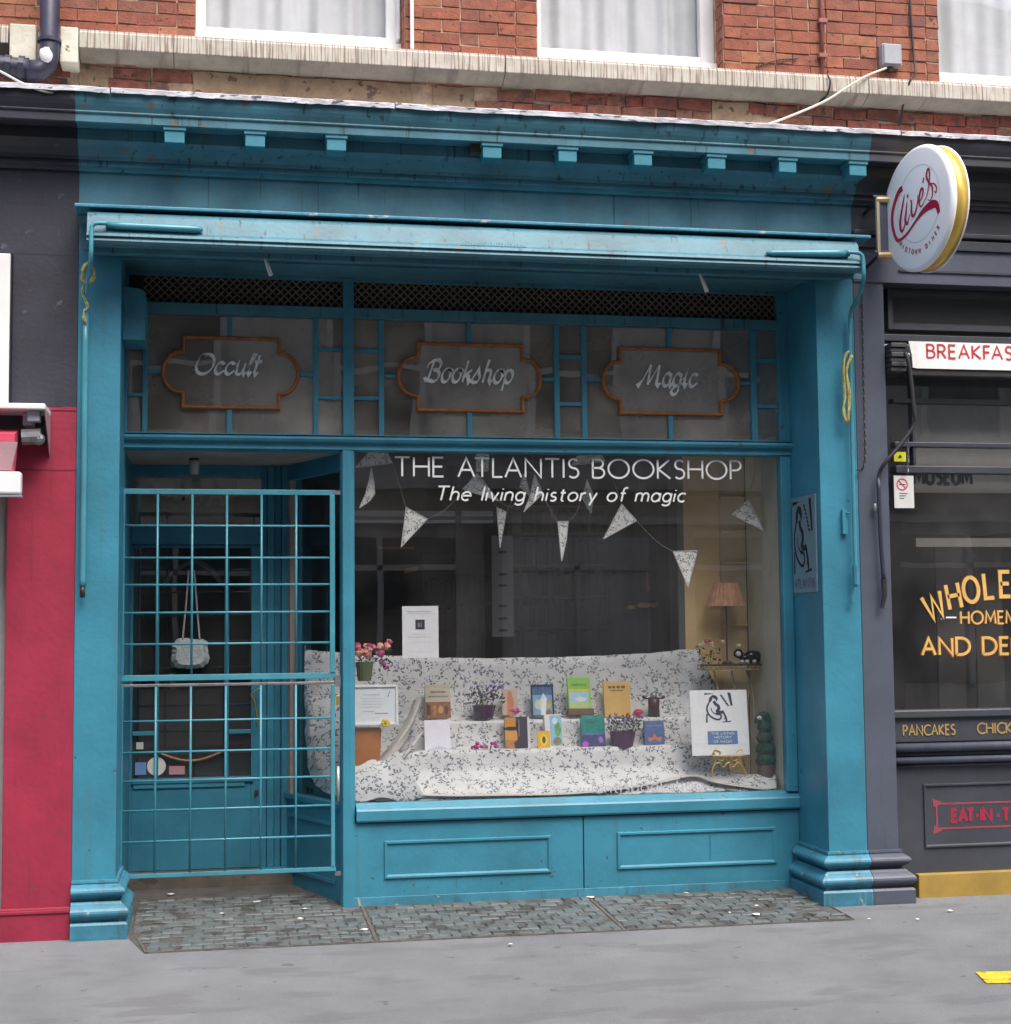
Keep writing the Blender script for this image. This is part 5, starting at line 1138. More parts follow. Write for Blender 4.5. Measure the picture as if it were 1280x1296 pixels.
def frm2(t, w_, h):
    mb = MB(); e = .016
    mb.box(-w_/2-e, -w_/2, -.012, .006, -e, h+e).box(w_/2, w_/2+e, -.012, .006, -e, h+e).box(-w_/2, w_/2, -.012, .006, h, h+e).box(-w_/2, w_/2, -.012, .006, -e, 0); mb.build('frame', WHITE, t, bevel=.003)
book('framed_notice', 449, 870, 501, 915, .62, (.66, .70, .74), [(.2, .78, .62, .80, (.35, .38, .42)), (.16, .68, .7, .69, (.4, .42, .46)), (.18, .60, .66, .61, (.4, .42, .46)), (.16, .52, .72, .53, (.4, .42, .46)), (.2, .44, .66, .45, (.4, .42, .46)), (.2, .32, .5, .33, (.3, .32, .36)), (.5, .26, .82, .275, (.15, .16, .2)), ('p', [(.86, .9), (.88, .9), (.82, .72), (.8, .72)], (.2, .22, .25))], 'white framed notice in the lower left corner of the window', 'notice', .004, tilt=6, extra=frm2)
def petalflower(nm, px, py, y, r_, pc, cc, label):
    x, z = P(px, py, y); t = thing(nm, label, 'flower', (x, y, z), local=False)
    for k in range(6):
        a = k*math.pi/3; MB().ball((x+r_*.6*math.cos(a), y, z+r_*.6*math.sin(a)), r_*.45, 6, 4, 1, .3, 1).build('petal', pc, t, smooth=True)
    MB().ball((x, y-.004, z), r_*.28, 6, 4).build('centre', cc, t, smooth=True)
petalflower('yellow_flower', 488, 915, .59, .027, flat('yellow_petal', (.75, .5, .03)), flat('flower_centre', (.5, .25, .02)), 'yellow artificial flower pinned to the bottom of the framed notice')

# ---------------- potted flowers
LEAF = mat('green_leaf', (.05, .10, .03), .6, .3, 30)
def plant(nm, label, px0, py0, px1, py1, pot, y, potm, cols, nfl, rf, seed, leaves=40, cat='potted plant', group=None, conic=True):
    random.seed(seed); xa, za_ = P(px0, py1, y); xb = X(px1, py1, y); zt = Z(px0, py0, y)
    t = thing(nm, label, cat, ((xa+xb)/2, y, za_), group)
    if pot:
        a, b, top = X(pot[0], py1, y), X(pot[1], py1, y), Z(pot[0], pot[2], y)
        cx, r_ = (a+b)/2, (b-a)/2; MB().lathe([(r_*.75, za_), (r_, top), (r_*.9, top-.005), (r_*.85, top-.012)], cx, y, 14).build('pot', potm, t, smooth=False)
        zb_ = top
    else: zb_ = za_; cx = (xa+xb)/2
    mb = MB()
    for k in range(leaves):
        x = random.uniform(xa, xb); z = random.uniform(zb_, zb_+(zt-zb_)*.8); yy = y+random.uniform(-.04, .04); a = random.uniform(0, 6.28); l_ = random.uniform(.015, .035)
        d_ = Vector((math.cos(a), random.uniform(-.5, .5), math.sin(a)*.8+.5)).normalized()*l_; s_ = Vector((-d_.z, random.uniform(-.01, .01), d_.x))*.25; p_ = Vector((x, yy, z))
        mb.add([p_, p_+d_*.5+s_, p_+d_, p_+d_*.5-s_], [(0, 1, 2, 3)])
        if k % 4 == 0: mb.tube([(cx+(x-cx)*.4, y, zb_-.005), tuple(p_)], .0015, 4)
    mb.build('foliage', LEAF, t, kind='stuff')
    ms = cols; fb = MB()
    for k in range(nfl):
        x = random.uniform(xa, xb); z = zb_+(zt-zb_)*random.uniform(.35, 1); yy = y-random.uniform(0, .05); fb.m = k % len(ms)
        fb.ball((x, yy, z), rf*random.uniform(.7, 1.2), 7, 5, 1, .8, .9, .3)
    fb.build('blooms', ms, t, smooth=False, kind='stuff')
    return t
PK = flat('pink_petal', (.62, .16, .2)); PO = flat('peach_petal', (.70, .34, .24)); PM = flat('magenta_petal', (.42, .03, .16)); PV = flat('violet_petal', (.17, .11, .3)); PL = flat('lilac_petal', (.33, .24, .48)); PW = flat('cream_petal', (.65, .58, .45)); PP = flat('plum_pot', (.09, .04, .10), .4); GP = flat('green_pot', (.10, .13, .06), .5)
plant('potted_flowers', 'pink and peach flowers in a green pot at the left end of the window', 450, 812, 494, 862, (450, 473, 838), .66, GP, [PK, PO, PK, PM, PO], 26, .021, 5)
plant('flower_spray', 'small magenta flower spray hanging beside the green pot', 480, 834, 496, 855, None, .68, None, [flat('purple_petal', (.35, .12, .45)), PM], 10, .010, 6, 8, 'flowers')
plant('potted_flowers', 'lavender flowers in a plum planter on the upper step', 594, 868, 636, 909, (598, 628, 893), 1.0, PP, [PV, PL, PV], 34, .010, 7, 60)
plant('potted_flowers', 'purple heather in a plum planter on the lower step beside the teal book', 769, 904, 812, 946, (772, 805, 926), .82, PP, [PL, PV, flat('heather_green', (.09, .13, .05))], 44, .009, 8, 70)
plant('flower_spray', 'magenta flowers lying on the left of the lower step', 597, 940, 628, 950, None, .8, None, [PM, flat('hot_pink', (.5, .05, .28))], 16, .011, 9, 4, 'flowers')
plant('flower_spray', 'peach and white dried flowers standing on the wire table', 880, 810, 916, 839, None, .95, None, [PW, PO, PW, PK], 13, .013, 10, 30, 'flowers')
plant('flower_spray', 'small pink blossom at the foot of the pale card on the upper step', 644, 896, 656, 908, None, .96, None, [flat('hot_pink_', (.6, .08, .35))], 6, .010, 12, 3, 'flowers')
y = .97; t = thing('red_bauble', 'round red bauble beside the horned figurine on the upper step', 'ornament', (X(808, 902, y), y, zr1))
MB().ball((X(808, 902, y), y, Z(808, 902, y)), .026, 12, 8, 1.3, 1, .9).build('body', flat('red_bauble_paint', (.55, .03, .09), .3), t, smooth=True); MB().lathe([(.02, zr1), (.018, zr1+.012)], X(808, 902, y), y, 10).build('foot', PM, t)
y = .99; fx_, fz_ = P(828, 907, y); t = thing('horned_figurine', 'small dark figurine with spread arms at the right end of the upper step', 'figurine', (fx_, y, fz_))
DF_ = flat('dark_plum_figure', (.06, .02, .025), .4); SIL = flat('dull_silver', (.3, .3, .32), .35, metal=.5)
MB().lathe([(.04, fz_), (.036, fz_+.06), (.040, fz_+.11), (.02, fz_+.122)], fx_, y, 14).build('body', DF_, t, smooth=True)
MB().ball((fx_-.003, y-.005, fz_+.137), .024, 10, 8).build('head', SIL, t, smooth=True)
MB().tube(crv([(fx_-.075, y, fz_+.135), (fx_-.05, y, fz_+.118), (fx_, y, fz_+.122), (fx_+.05, y, fz_+.118), (fx_+.075, y, fz_+.13)], 4), [.008+.003*math.sin(i) for i in range(17)], 6).build('arms', BLACK, t, smooth=True)
# ---------------- easel with sign
y = .66; es = thing('easel', 'small gold scrollwork easel in the right corner of the display', 'easel', (X(923, 978, y), y, zdk))
GM = GOLD
def tb(par, nm, lst, r_, m): return MB().tube(crv([(X(a, b, yy), yy, Z(a, b, yy)) for a, b, yy in lst], 5), r_, 6).build(nm, m, par, smooth=True)
tb(es, 'leg', [(903, 952, .6), (906, 962, .6), (901, 978, .6), (904, 981, .6)], .006, GM); tb(es, 'leg', [(940, 952, .6), (937, 962, .6), (943, 976, .6), (946, 981, .6)], .006, GM); tb(es, 'leg', [(922, 945, .7), (922, 975, .8)], .005, GM)
tb(es, 'scroll', [(902, 955, .6), (906, 949, .6), (912, 953, .6), (908, 959, .6), (914, 963, .6), (922, 957, .6), (930, 963, .6), (936, 959, .6), (932, 953, .6), (938, 949, .6), (942, 955, .6)], .005, GM)
tb(es, 'scroll', [(903, 970, .6), (910, 965, .6), (916, 971, .6), (922, 965, .6), (928, 971, .6), (934, 965, .6), (941, 970, .6)], .0045, GM)
tb(es, 'lip', [(900, 956.5, .585), (922, 957, .585), (944, 956.5, .585)], .004, GM); tb(es, 'backrest', [(912, 900, .68), (912, 958, .62)], .004, GM); tb(es, 'backrest', [(934, 900, .68), (934, 958, .62)], .004, GM)
def signx(t, w_, h):
    mb = MB(); emblem(mb, lambda u, v, e: (-w_*.24+u, -.0035-e, h*.50+v), w_*.52, h*.46); mb.build('emblem', flat('navy_print', (.03, .04, .08)), t, recalc=False)
    MB().box(-w_*.22, w_*.30, -.0045, -.0032, h*.17, h*.37).build('blue_label', flat('blue_label_ink', (.10, .2, .42)), t)
    for i, s_ in enumerate(('THE LIVING', 'HISTORY', 'OF MAGIC')):
        ww = w_*(.40, .30, .32)[i]; lettering('lettering', s_, WHITEL, t, (lambda q, ww=ww: (lambda u, v, e: (w_*.04-ww/2+u, -.0055-e, h*q+v)))((.315, .255, .19)[i]), ww, h*.035, wt=.16)
book('sign_board', 877, 873, 949, 956, .60, (.80, .81, .83), [], 'white sign with black seated figure and blue label resting on the gold easel', 'sign', .008, tilt=7, yaw=-2, extra=signx)
# ---------------- wire table, lamp, figurine, green tower
y = .98; tz = Z(930, 842, y); tbx = thing('wire_table', 'small gilt wire table in the right corner of the window', 'table', (X(930, 980, y), y, zdk))
tx0, tx1 = X(886, 842, y), X(968, 842, y)
MB().lathe([(.0001, tz), ((tx1-tx0)/2, tz), ((tx1-tx0)/2, tz+.008), (.0001, tz+.008)], (tx0+tx1)/2, y, 24).build('top', flat('dark_marble', (.06, .055, .05), .3), tbx).scale = (1, .5, 1)
mb = MB(); cx = (tx0+tx1)/2; rr = (tx1-tx0)/2
for k in range(36):
    a = k*math.pi/18; mb.tube([(cx+rr*.97*math.cos(a), y+rr*.48*math.sin(a), tz-.028), (cx+rr*.97*math.cos(a+.09), y+rr*.48*math.sin(a+.09), tz-.001)], .0035, 4)
mb.tube([(cx+rr*.97*math.cos(k*math.pi/18), y+rr*.48*math.sin(k*math.pi/18), tz-.029) for k in range(37)], .004, 5); mb.build('gallery', flat('old_gilt', (.42, .33, .18), .4), tbx)
for a, b, cc, dd in ((903, 848, 912, 985), (949, 848, 940, 985), (926, 848, 930, 980), (945, 848, 955, 980)):
    tb(tbx, 'leg', [(a, b, y), ((a+cc)/2+3, 880, y), (cc, 930, y), (cc+(cc-926)*.2, dd-14, y)], .006, flat('old_gilt_', (.40, .33, .2), .4))
y = .96; zf_ = tz+.009; fx_ = X(944, 830, y)
t = thing('animal_figurine', 'black and white crouching ornament on the wire table', 'ornament', (fx_, y, zf_)); BW = mat('black_white_glaze', (.6, .6, .58), .25, .05, 20, col2=(.015, .015, .018), spec=.6); BK = flat('black_glaze', (.012, .012, .014), .2)
mb = MB(); mb.ball((fx_+.05, y, zf_+.045), .05, 12, 8, 1.3, .7, .85).ball((fx_+.0, y, zf_+.04), .04, 12, 8, 1.2, .7, .6).tube(crv([(fx_+.09, y, zf_+.05), (fx_+.115, y, zf_+.02), (fx_+.13, y, zf_+.008)], 4), [.02, .018, .016, .015, .014, .012, .01, .009, .006], 8); mb.build('body', BK, t, smooth=True)
mb = MB(); mb.ball((fx_-.055, y-.01, zf_+.068), .030, 12, 8, 1.1, .8, 1).tube([(fx_-.03, y, zf_+.06), (fx_+.0, y, zf_+.045)], .018, 8); mb.build('head', BK, t, smooth=True)
MB().ball((fx_-.058, y-.025, zf_+.066), .019, 10, 6, 1.1, .7, 1).build('muzzle', flat('white_glaze', (.65, .65, .63), .3), t, smooth=True)
for dx_ in (-.035, .0, .05): MB().ball((fx_+dx_, y-.03, zf_+.014), .016, 8, 6, 1.1, 1, .9).build('paw', flat('white_glaze_paw', (.6, .58, .58), .3), t, smooth=True)
MB().ball((fx_-.045, y, zf_+.115), .018, 8, 6, 1, 1, .9, .2).build('topknot', PW, t)
y = 1.05; lp = thing('table_lamp', 'thin lamp with a peach pleated shade at the back right of the window', 'lamp', (X(920, 840, y), y, tz+.009))
cx = X(919, 750, y); z0, z1 = Z(919, 767, y), Z(919, 738, y); r0, r1 = (X(942, 760, y)-X(896, 760, y))/2, (X(934, 740, y)-X(905, 740, y))/2
mb = MB(); n = 48; vs_ = []
for k in range(n):
    a = 2*math.pi*k/n; q = 1+(.03 if k % 2 else -.03)
    vs_ += [(cx+r0*q*math.cos(a), y+r0*q*.8*math.sin(a), z0), (cx+r1*q*math.cos(a), y+r1*q*.8*math.sin(a), z1)]
mb.add(vs_, [(2*k, (2*k+2) % (2*n), (2*k+3) % (2*n), 2*k+1) for k in range(n)]); mb.build('shade', mat('peach_shade', (.62, .33, .19), .8, .15, 25), lp)
MB().tube([(cx, y, z0+.03), (cx+.0, y, Z(920, 797, y)), (cx, y, tz+.03)], .006, 8).build('stem', flat('lamp_stem', (.15, .1, .06), .4), lp); MB().lathe([(.035, tz+.01), (.03, tz+.02), (.008, tz+.032)], cx, y, 14).build('base', flat('lamp_base', (.15, .1, .06), .4), lp, smooth=True)
y = .72; tw = thing('green_tower_ornament', 'dark green coiled knitted ornament with a white eye in the right corner', 'ornament', (X(968, 980, y), y, Z(968, 980, y)))
GK = mat('green_knit', (.025, .085, .05), .9, .3, 40, .8, 120); zz = Z(968, 980, y)-.0
MB().lathe([(.055, zdk+.002), (.05, Z(968, 968, y))], X(969, 975, y), y, 16).build('base', flat('brown_base', (.14, .09, .07)), tw)
for q, (px, py, r_) in enumerate(((969, 962, .064), (969, 948, .061), (968, 934, .055), (968, 921, .046))): MB().ball((X(px, py, y), y, Z(px, py, y)), r_, 14, 8, 1, .9, .85, .08).build('coil', GK, tw, smooth=True)
mb = MB(); mb.tube(crv([(X(970, 918, y), y, Z(970, 918, y)), (X(972, 910, y), y, Z(972, 910, y)), (X(967, 904.5, y), y, Z(967, 904.5, y)), (X(960, 909, y), y-.01, Z(960, 909, y)), (X(958, 914, y), y-.02, Z(958, 914, y))], 4), .024, 10); mb.build('head', GK, tw, smooth=True)
mb = MB(); ex, ez = P(962, 909, y-.04); mb.ball((ex, y-.03, ez), .016, 10, 6, 1, .5, 1); mb.build('eye', WHITEL, tw, smooth=True); MB().ball((ex, y-.037, ez), .005, 8, 5).build('pupil', BLACK, tw)

# ---------------- bunting
PENN = [([(450, 592), (468, 571), (489, 571), (497, 586)], .66, 'bell shaped pennant'), ([(470, 592), (473.5, 610), (474.5, 625), (468, 634), (455, 643), (463, 625), (467, 608)], .65, ''), ([(514, 642), (541, 657), (508, 692)], .64, ''), ([(604, 599), (586, 619), (631, 634)], .7, ''), ([(603, 573), (619, 575), (618, 596), (603, 597)], .8, ''), ([(629, 642), (641, 648), (633, 693)], .8, ''), ([(664, 598), (658, 616), (672, 630)], .85, ''), ([(677, 600), (687, 625), (663, 648), (671, 628)], .68, ''), ([(706, 660), (719.5, 660), (717, 684), (711, 710), (709, 690)], .64, ''), ([(743, 607), (737, 630), (748, 650), (752, 628)], .85, ''), ([(723, 589), (731, 577), (762, 576), (766, 584)], .85, ''), ([(787, 638), (806, 659), (764, 682)], .66, ''), ([(852, 698), (883, 697), (871, 743)], .64, ''), ([(947, 632), (927, 651), (967, 672)], .8, '')]
bun = thing('bunting', 'string of white patterned pennants hanging across the top of the display window', 'bunting', (X(700, 620, .7), .7, Z(700, 620, .7)))
for pl_, y, _ in PENN:
    q = [(X(a, b, y), Z(a, b, y)) for a, b in pl_]; n = len(q)
    cx, cz = sum(a for a, b in q)/n, sum(b for a, b in q)/n
    pn = MB().slab(q, y, y+.0015).build('pennant', LACE, bun)
    mb = MB()
    for i in range(n):
        (a, b), (c_, d_) = q[i], q[(i+1) % n]; mb.tube([(a, y-.001, b), (c_, y-.001, d_)], .0032, 5)
    mb.build('hem', flat('hem_thread', (.62, .61, .58)), pn)
mb = MB()
for l_ in (((450, 571, .68), (450, 592, .66)), ((497, 586, .66), (506, 615, .65), (514, 642, .64)), ((541, 657, .64), (565, 644, .67), (586, 619, .7)), ((631, 634, .7), (650, 640, .68), (663, 600, .68), (677, 600, .68)), ((687, 625, .68), (697, 646, .66), (706, 660, .64)), ((719, 660, .64), (730, 648, .7), (743, 607, .85)), ((766, 584, .85), (778, 612, .7), (787, 638, .66)), ((806, 659, .66), (830, 684, .65), (852, 698, .64)), ((603, 573, .8), (606, 590, .75)), ((672, 560, .8), (676, 600, .7)), ((629, 642, .8), (612, 610, .8), (619, 575, .8)), ((947, 632, .8), (955, 600, .8), (955, 572, .8)), ((641, 648, .8), (655, 620, .82), (668, 598, .85))):
    mb.tube(crv([(X(a, b, y), y, Z(a, b, y)) for a, b, y in l_], 4), .0016, 4)
mb.build('string', flat('grey_string', (.3, .29, .27)), bun)

# ================================================================== DINER ON THE RIGHT
din = thing('diner_front', 'dark slate shopfront with gold window lettering and an ochre plinth at the right edge', 'shopfront', (5.2, 0, 0))
XR_ = 7.6
entab(din, SLATED, XD+.001, XR_)
pier(din, PLUM, PLUM, XD+.0015, XE, (False, True))
Zd = lambda py, y, x=1240: Z(x, py, y)
MB().box(XD+.001, XR_, -.03, .3, Zd(318, -.03), zarch-.001).build('fascia_band', SLATE, din, bevel=.003)
MB().box(XD+.001, XR_, -.045, .3, Zd(302, -.045), Zd(296, -.045)).build('fascia_bead', SLATE, din, bevel=.006)
zfb = Zd(362, -.005)
MB().box(XD+.0015, XR_, -.01, .3, zfb, Zd(318, -.03)-.001).build('lower_fascia', PLUM, din, bevel=.003)
MB().box(XD+.3, XR_, -.022, -.0105, Zd(347, -.02), Zd(344.5, -.02)).build('fascia_bead', SLATE, din)
XG0 = XE+.0; dy = .12
# framed panel above the awning
zp1, zp0 = Zd(366, .1), Zd(425, .1)
xa = X(1117, 395, dy)
MB().box(XG0, XR_, .16, .18, zp0-.02, zfb).build('panel', SLATED, din)
mould(X(1120, 395, .15), XR_-.1, Zd(423, .15), Zd(368, .15), .16, .06, SLATE, din, h=.035)
MB().quad((X(1130, 395, .15), .158, Zd(411, .15)), (XR_-.2, .158, Zd(411, .15)), (XR_-.2, .158, Zd(374, .15)), (X(1130, 395, .15), .158, Zd(374, .15))).build('panel_glass', flat('smoky_panel', (.035, .035, .035), .25), din)
box('rail', SLATE, din, XG0+.001, XR_, .08, .2, Zd(434, .08), Zd(426, .08))
# window
zw0, zw1 = Z(1210, 897, dy), Zd(434, .08)
for py0, py1, yy in ((505, 511, dy-.03), (560, 566, dy-.03), (590, 599, dy-.04)):
    box('transom_bar', SLATE, din, XG0+.09, XR_, yy, dy+.04, Z(1210, py1, yy), Z(1210, py0, yy), .004)
box('stile', SLATE, din, XG0+.001, XG0+.035, dy-.02, dy+.04, zw0, zw1-.01, .004)
box('stile', SLATE, din, X(1154, 560, dy), X(1158, 560, dy), dy-.02, dy+.04, Z(1150, 590, dy)+.01, zw1-.01, .004)
MB().quad((XG0+.03, dy+.01, zw0), (XR_, dy+.01, zw0), (XR_, dy+.01, zw1), (XG0+.03, dy+.01, zw1)).build('window', GLASSD, din)
box('wall', SHOPD, din, XG0-.1, XR_, 1.6, 1.65, 0, 3.6, 0); box('floor', SHOPF, din, XG0-.1, XR_, .3, 1.6, .2, .25, 0)
MB().box(X(1160, 690, .3), XR_, .3, .33, Z(1210, 692, .3), Z(1210, 681, .3)).build('reflection_band', flat('reflection_grey', (.28, .27, .25)), din)  # grey bar put in for a reflected band in the diner glass
ib = MB().box(X(1158, 610, .28), XR_, .28, .30, Z(1210, 624, .3), Z(1210, 512, .3)).build('reflection_panel', flat('taupe_reflection', (.42, .41, .38)), din)  # pale panel put in for the lighter reflections higher up the glass
wall_text('lettering', 'MUSEUM', BLACK, ib, 1158, 1230, 612, 593, .276, wt=.24, gap=.3)
for px in (1187, 1236): box('curtain_strip', flat('dark_drape', (.045, .042, .04)), din, X(px, 800, .5), X(px+34, 800, .5), .5, .52, zw0-.1, Z(1210, 692, .5), .0)
z0 = zw0
box('sill_top', SLATE, din, XG0+.001, XR_, .06, dy+.05, Z(1210, 908, .06), zw0-.001, .008)
box('name_board', SLATE, din, XG0+.001, XR_, .085, dy+.05, Z(1210, 938, .08), Z(1210, 908, .06)-.001, .002)
for i, (a, b, yy) in enumerate(((940, 951, .03), (951.5, 957, .06), (957.5, 966, .035), (966.5, 970, .06))):
    MB().tube([(XG0+.001, yy+.03, Z(1210, (a+b)/2, yy)), (XR_, yy+.03, Z(1210, (a+b)/2, yy))], (Z(1210, a, yy)-Z(1210, b, yy))/2, 12).build('sill_bead', PLUM, din, smooth=True)
box('riser_board', SLATE, din, XG0-.0, XR_, .10, dy+.05, Z(1210, 1106, .1), Z(1210, 938, .08)-.001, 0)
mould(X(1169, 1030, .1), XR_-.2, Z(1210, 1072, .1), Z(1210, 991, .1), .0995, .02, SLATE, din)
box('ochre_plinth', GOLDP, din, X(1163, 1120, .06), XR_, .055, dy+.05, gz(0)-.05, Z(1210, 1105, .055), .006)
# gold lettering with red-brown outline
def gold_word(word, px0, px1, pyb, pyt, y, wt, gap=.24, m=GOLDL, outline=True):
    if outline: wall_text('lettering_outline', word, flat('dark_orange_edge', (.22, .06, .01)), din, px0-1, px1-1, pyb+.8, pyt+.8, y-.0005, wt=wt*1.35, gap=gap)
    wall_text('lettering', word, m, din, px0, px1, pyb, pyt, y-.003, wt=wt, gap=gap)
yg = dy+.008
GOLDK = flat('dull_gold_lettering', (.34, .23, .08))
gold_word('AND DELI', 1168, 1298, 829, 808, yg, .17)
gold_word('HOMEMADE', 1217, 1325, 789.5, 774, yg, .15)
wall_text('dash', '-', WHITEL, din, 1198, 1211, 791, 770, yg-.003, wt=.09)
gold_word('PANCAKES', 1144, 1209, 931, 918.5, .084, .17, outline=False, m=GOLDK); gold_word('CHICKEN', 1238, 1300, 928.5, 915.5, .084, .17, outline=False, m=GOLDK)
s_px = (X(1280, 760, yg)-X(1180, 760, yg))/100
for nm, wm, mt, e0 in (('lettering_outline', 1.35, flat('dark_orange_edge', (.22, .06, .01)), .0005), ('lettering', 1, GOLDL, .004)):
    mb = MB()
    for ch_, (px, py, rot, wd) in zip('WHOLESOME', ((1188, 782, 19, 24), (1210, 770, 10, 15), (1231, 762, 6, 19), (1253, 757, 4, 11), (1273, 755, 1, 12), (1290, 755, -2, 12), (1308, 757, -6, 18), (1330, 762, -12, 20), (1350, 770, -18, 12))):
        gw, gs = G[ch_]; cx, cz = P(px, py, yg); a = R(rot); hh = 29*s_px
        for p_ in gs: ribbon(mb, [((u/gw*wd-wd/2)*s_px, v*hh) for u, v in p_], .17*hh*wm*.9, lambda u, v, e: (cx+u*math.cos(a)-v*math.sin(a), yg-e0, cz+u*math.sin(a)+v*math.cos(a)))
    mb.build(nm, mt, din, recalc=False)
mb = MB()
RD = flat('red_sign_paint', (.5, .02, .07))
def rl(a, b, c_, d_, w_): 
    (x0, z0), (x1, z1) = P(a, b, .098), P(c_, d_, .098); ribbon(mb, [(x0, z0), (x1, z1)], w_, lambda u, v, e: (u, .098, v))
x0, x1 = X(1186, 1030, .098), XR_-.3; zt, zb = Z(1210, 1017, .098), Z(1210, 1048, .098)
RDT = flat('faded_red_sign_paint', (.26, .05, .07))
for a_ in ((x0, zb, x0, zt), (x0-.02, zt, x1, zt), (x0-.02, zb, x1, zb)): ribbon(mb, [(a_[0], a_[1]), (a_[2], a_[3])], .012, lambda u, v, e: (u, .098, v))
mb.add([(x0-.028, .0975, zt+.035), (x0-.02, .0975, zt-.02), (x0+.02, .0975, zt-.005), (x0+.035, .0975, zt+.012)], [(0, 1, 2, 3)]); mb.add([(x0-.028, .0975, zb-.035), (x0-.02, .0975, zb+.02), (x0+.02, .0975, zb+.005), (x0+.035, .0975, zb-.012)], [(0, 1, 2, 3)])
mb.build('red_border', RDT, din, recalc=False)
RD2 = flat('dull_red_lettering', (.30, .015, .05))
wall_text('lettering', 'EAT-IN', RD2, din, 1206, 1255, 1040, 1025, .098, wt=.3, gap=.22); wall_text('lettering', '-TAKE', RD2, din, 1262, 1312, 1039, 1024, .098, wt=.3, gap=.22)
MB().ball((X(1192, 784, dy-.01), dy-.005, Z(1192, 784, dy-.01)), .008, 8, 6).build('screw_cap', GREYM, din, smooth=True)
# diner awning
y = -.08; da = thing('awning', 'rolled white valance lettered in red over the diner window', 'awning', (5.4, y, Z(1210, 466, y)))
vx0 = X(1151, 450, y); zt, zb = Z(1210, 434, y), Z(1210, 466, y)
MB().slab([(vx0, zt+.004), (vx0+.018, (zt+zb)/2), (vx0+.022, zb), (vx0+.05, zb-.006), (XR_, zb), (XR_, zt)], y, y+.01).build('valance', flat('white_valance', (.80, .79, .76), .7), da)
wall_text('lettering', 'BREAKFAST', flat('red_valance_lettering', (.48, .03, .04)), da, 1174, 1297, 452.5, 436, y-.002, wt=.15, gap=.24)
box('front_bar', DARK, da, vx0+.01, XR_, y+.012, y+.07, zb-.05, zb-.002, .008)
ea, eb = X(1127, 445, y+.04), vx0-.003
for k in range(6): box('end_rib', flat('dark_ribbed_metal', (.07, .07, .072), .45), da, ea, eb, y+.02+.012*(k % 2), y+.14, zt-.004-(zt-zb+.02)*(k+1)/6+.004, zt-.004-(zt-zb+.02)*k/6, .003)
box('roller', DARK, da, eb+.01, XR_, y+.071, y+.17, zb-.0, zt, .01)
MB().tube(crv([(X(1146, 455, y-.02), y-.02, Z(1146, 447, y)), (X(1150, 465, y-.03), y-.03, Z(1150, 458, y)), (X(1153, 475, y-.03), y-.03, Z(1153, 480, y)), (X(1157, 520, y-.03), y-.03, Z(1157, 520, y)), (X(1156, 537, y), y-.02, Z(1156, 537, y)), (X(1140, 562, y), y-.01, Z(1140, 562, y)), (X(1122, 584, y), y, Z(1122, 584, y)), (X(1114, 598, -.05), -.05, Z(1114, 598, -.05)), (X(1112, 615, -.045), -.045, Z(1112, 615, -.045))], 4), .013, 8).build('arm', DARK, da, smooth=True)
MB().ball((X(1148, 452, y), y-.02, Z(1148, 450, y)), .014, 8, 6).build('knob', GREYM, da, smooth=True)
MB().tube(crv([(X(1112, 605, -.045), -.045, Z(1112, 605, -.045)), (X(1115, 680, -.045), -.045, Z(1115, 680, -.045)), (X(1119, 735, -.045), -.045, Z(1119, 735, -.045))], 4), .014, 8).build('guide_rod', PIPE, da, smooth=True)
MB().tube([(X(1119, 733, -.045), -.045, Z(1119, 733, -.045)), (X(1120, 752, -.045), -.045, Z(1120, 752, -.045)), (X(1117, 770, -.045), -.04, Z(1117, 770, -.045))], [.02, .018, .012], 8).build('rod_end', DARK, da)
MB().ball((X(1108, 643, -.03), -.03, Z(1108, 643, -.03)), .02, 8, 6, .8, 1, 1.5).build('cleat', GREYM, da)
# chains
def chain(pts_, label, m, pitch=.03, r_=.0035, group=None):
    t = thing('chain', label, 'chain', pts_[-1]); c_ = crv(pts_, 20); acc = 0; k = 0; mb = MB(); last = Vector(c_[0])
    for p_ in c_[1:]:
        p_ = Vector(p_)
        while (p_-last).length >= pitch:
            d_ = (p_-last).normalized(); a = last; b = last+d_*pitch*1.1; o_ = Vector((.006, 0, 0)) if k % 2 else Vector((0, .006, 0)); m_ = (a+b)/2
            mb.tube([a, m_+o_, b], r_, 4).tube([a, m_-o_, b], r_, 4); last = last+d_*pitch; k += 1
    mb.build('links', m, t, kind='stuff'); return t
chain([(X(1091, 372, -.03), -.03, Z(1091, 372, -.03)), (X(1093, 480, -.03), -.03, Z(1093, 480, -.03)), (X(1095, 565, -.03), -.03, Z(1095, 565, -.03)), (X(1094, 588, -.03), -.03, Z(1094, 588, -.03)), (X(1089, 597, -.03), -.03, Z(1089, 597, -.03)), (X(1084, 594, -.03), -.03, Z(1084, 594, -.03))], 'thin dark chain hanging down the slate pilaster beside the yellow rope', BLACK, .026)
chain([(X(1149, 545, .0), .0, Z(1149, 545, 0)), (X(1150, 580, .05), .05, Z(1150, 580, .05)), (X(1149, 604, .06), .06, Z(1149, 604, .06))], 'short pale chain beside the yellow sticker on the diner window', GREYM, .03)
y = dy-.03; ns = thing('no_smoking_sign', 'small white no smoking notice hanging at the left of the diner window', 'sign', (X(1145, 644, y), y, Z(1145, 644, y)))
x0, x1, z0, z1 = X(1132, 620, y), X(1157, 620, y), Z(1145, 643, y), Z(1145, 602, y)
MB().box(x0, x1, y, y+.004, z0, z1).build('board', flat('white_plastic', (.62, .62, .60), .4), ns)
mb = MB(); cx, cz, rr = (x0+x1)/2-.012, z1-.055, .034
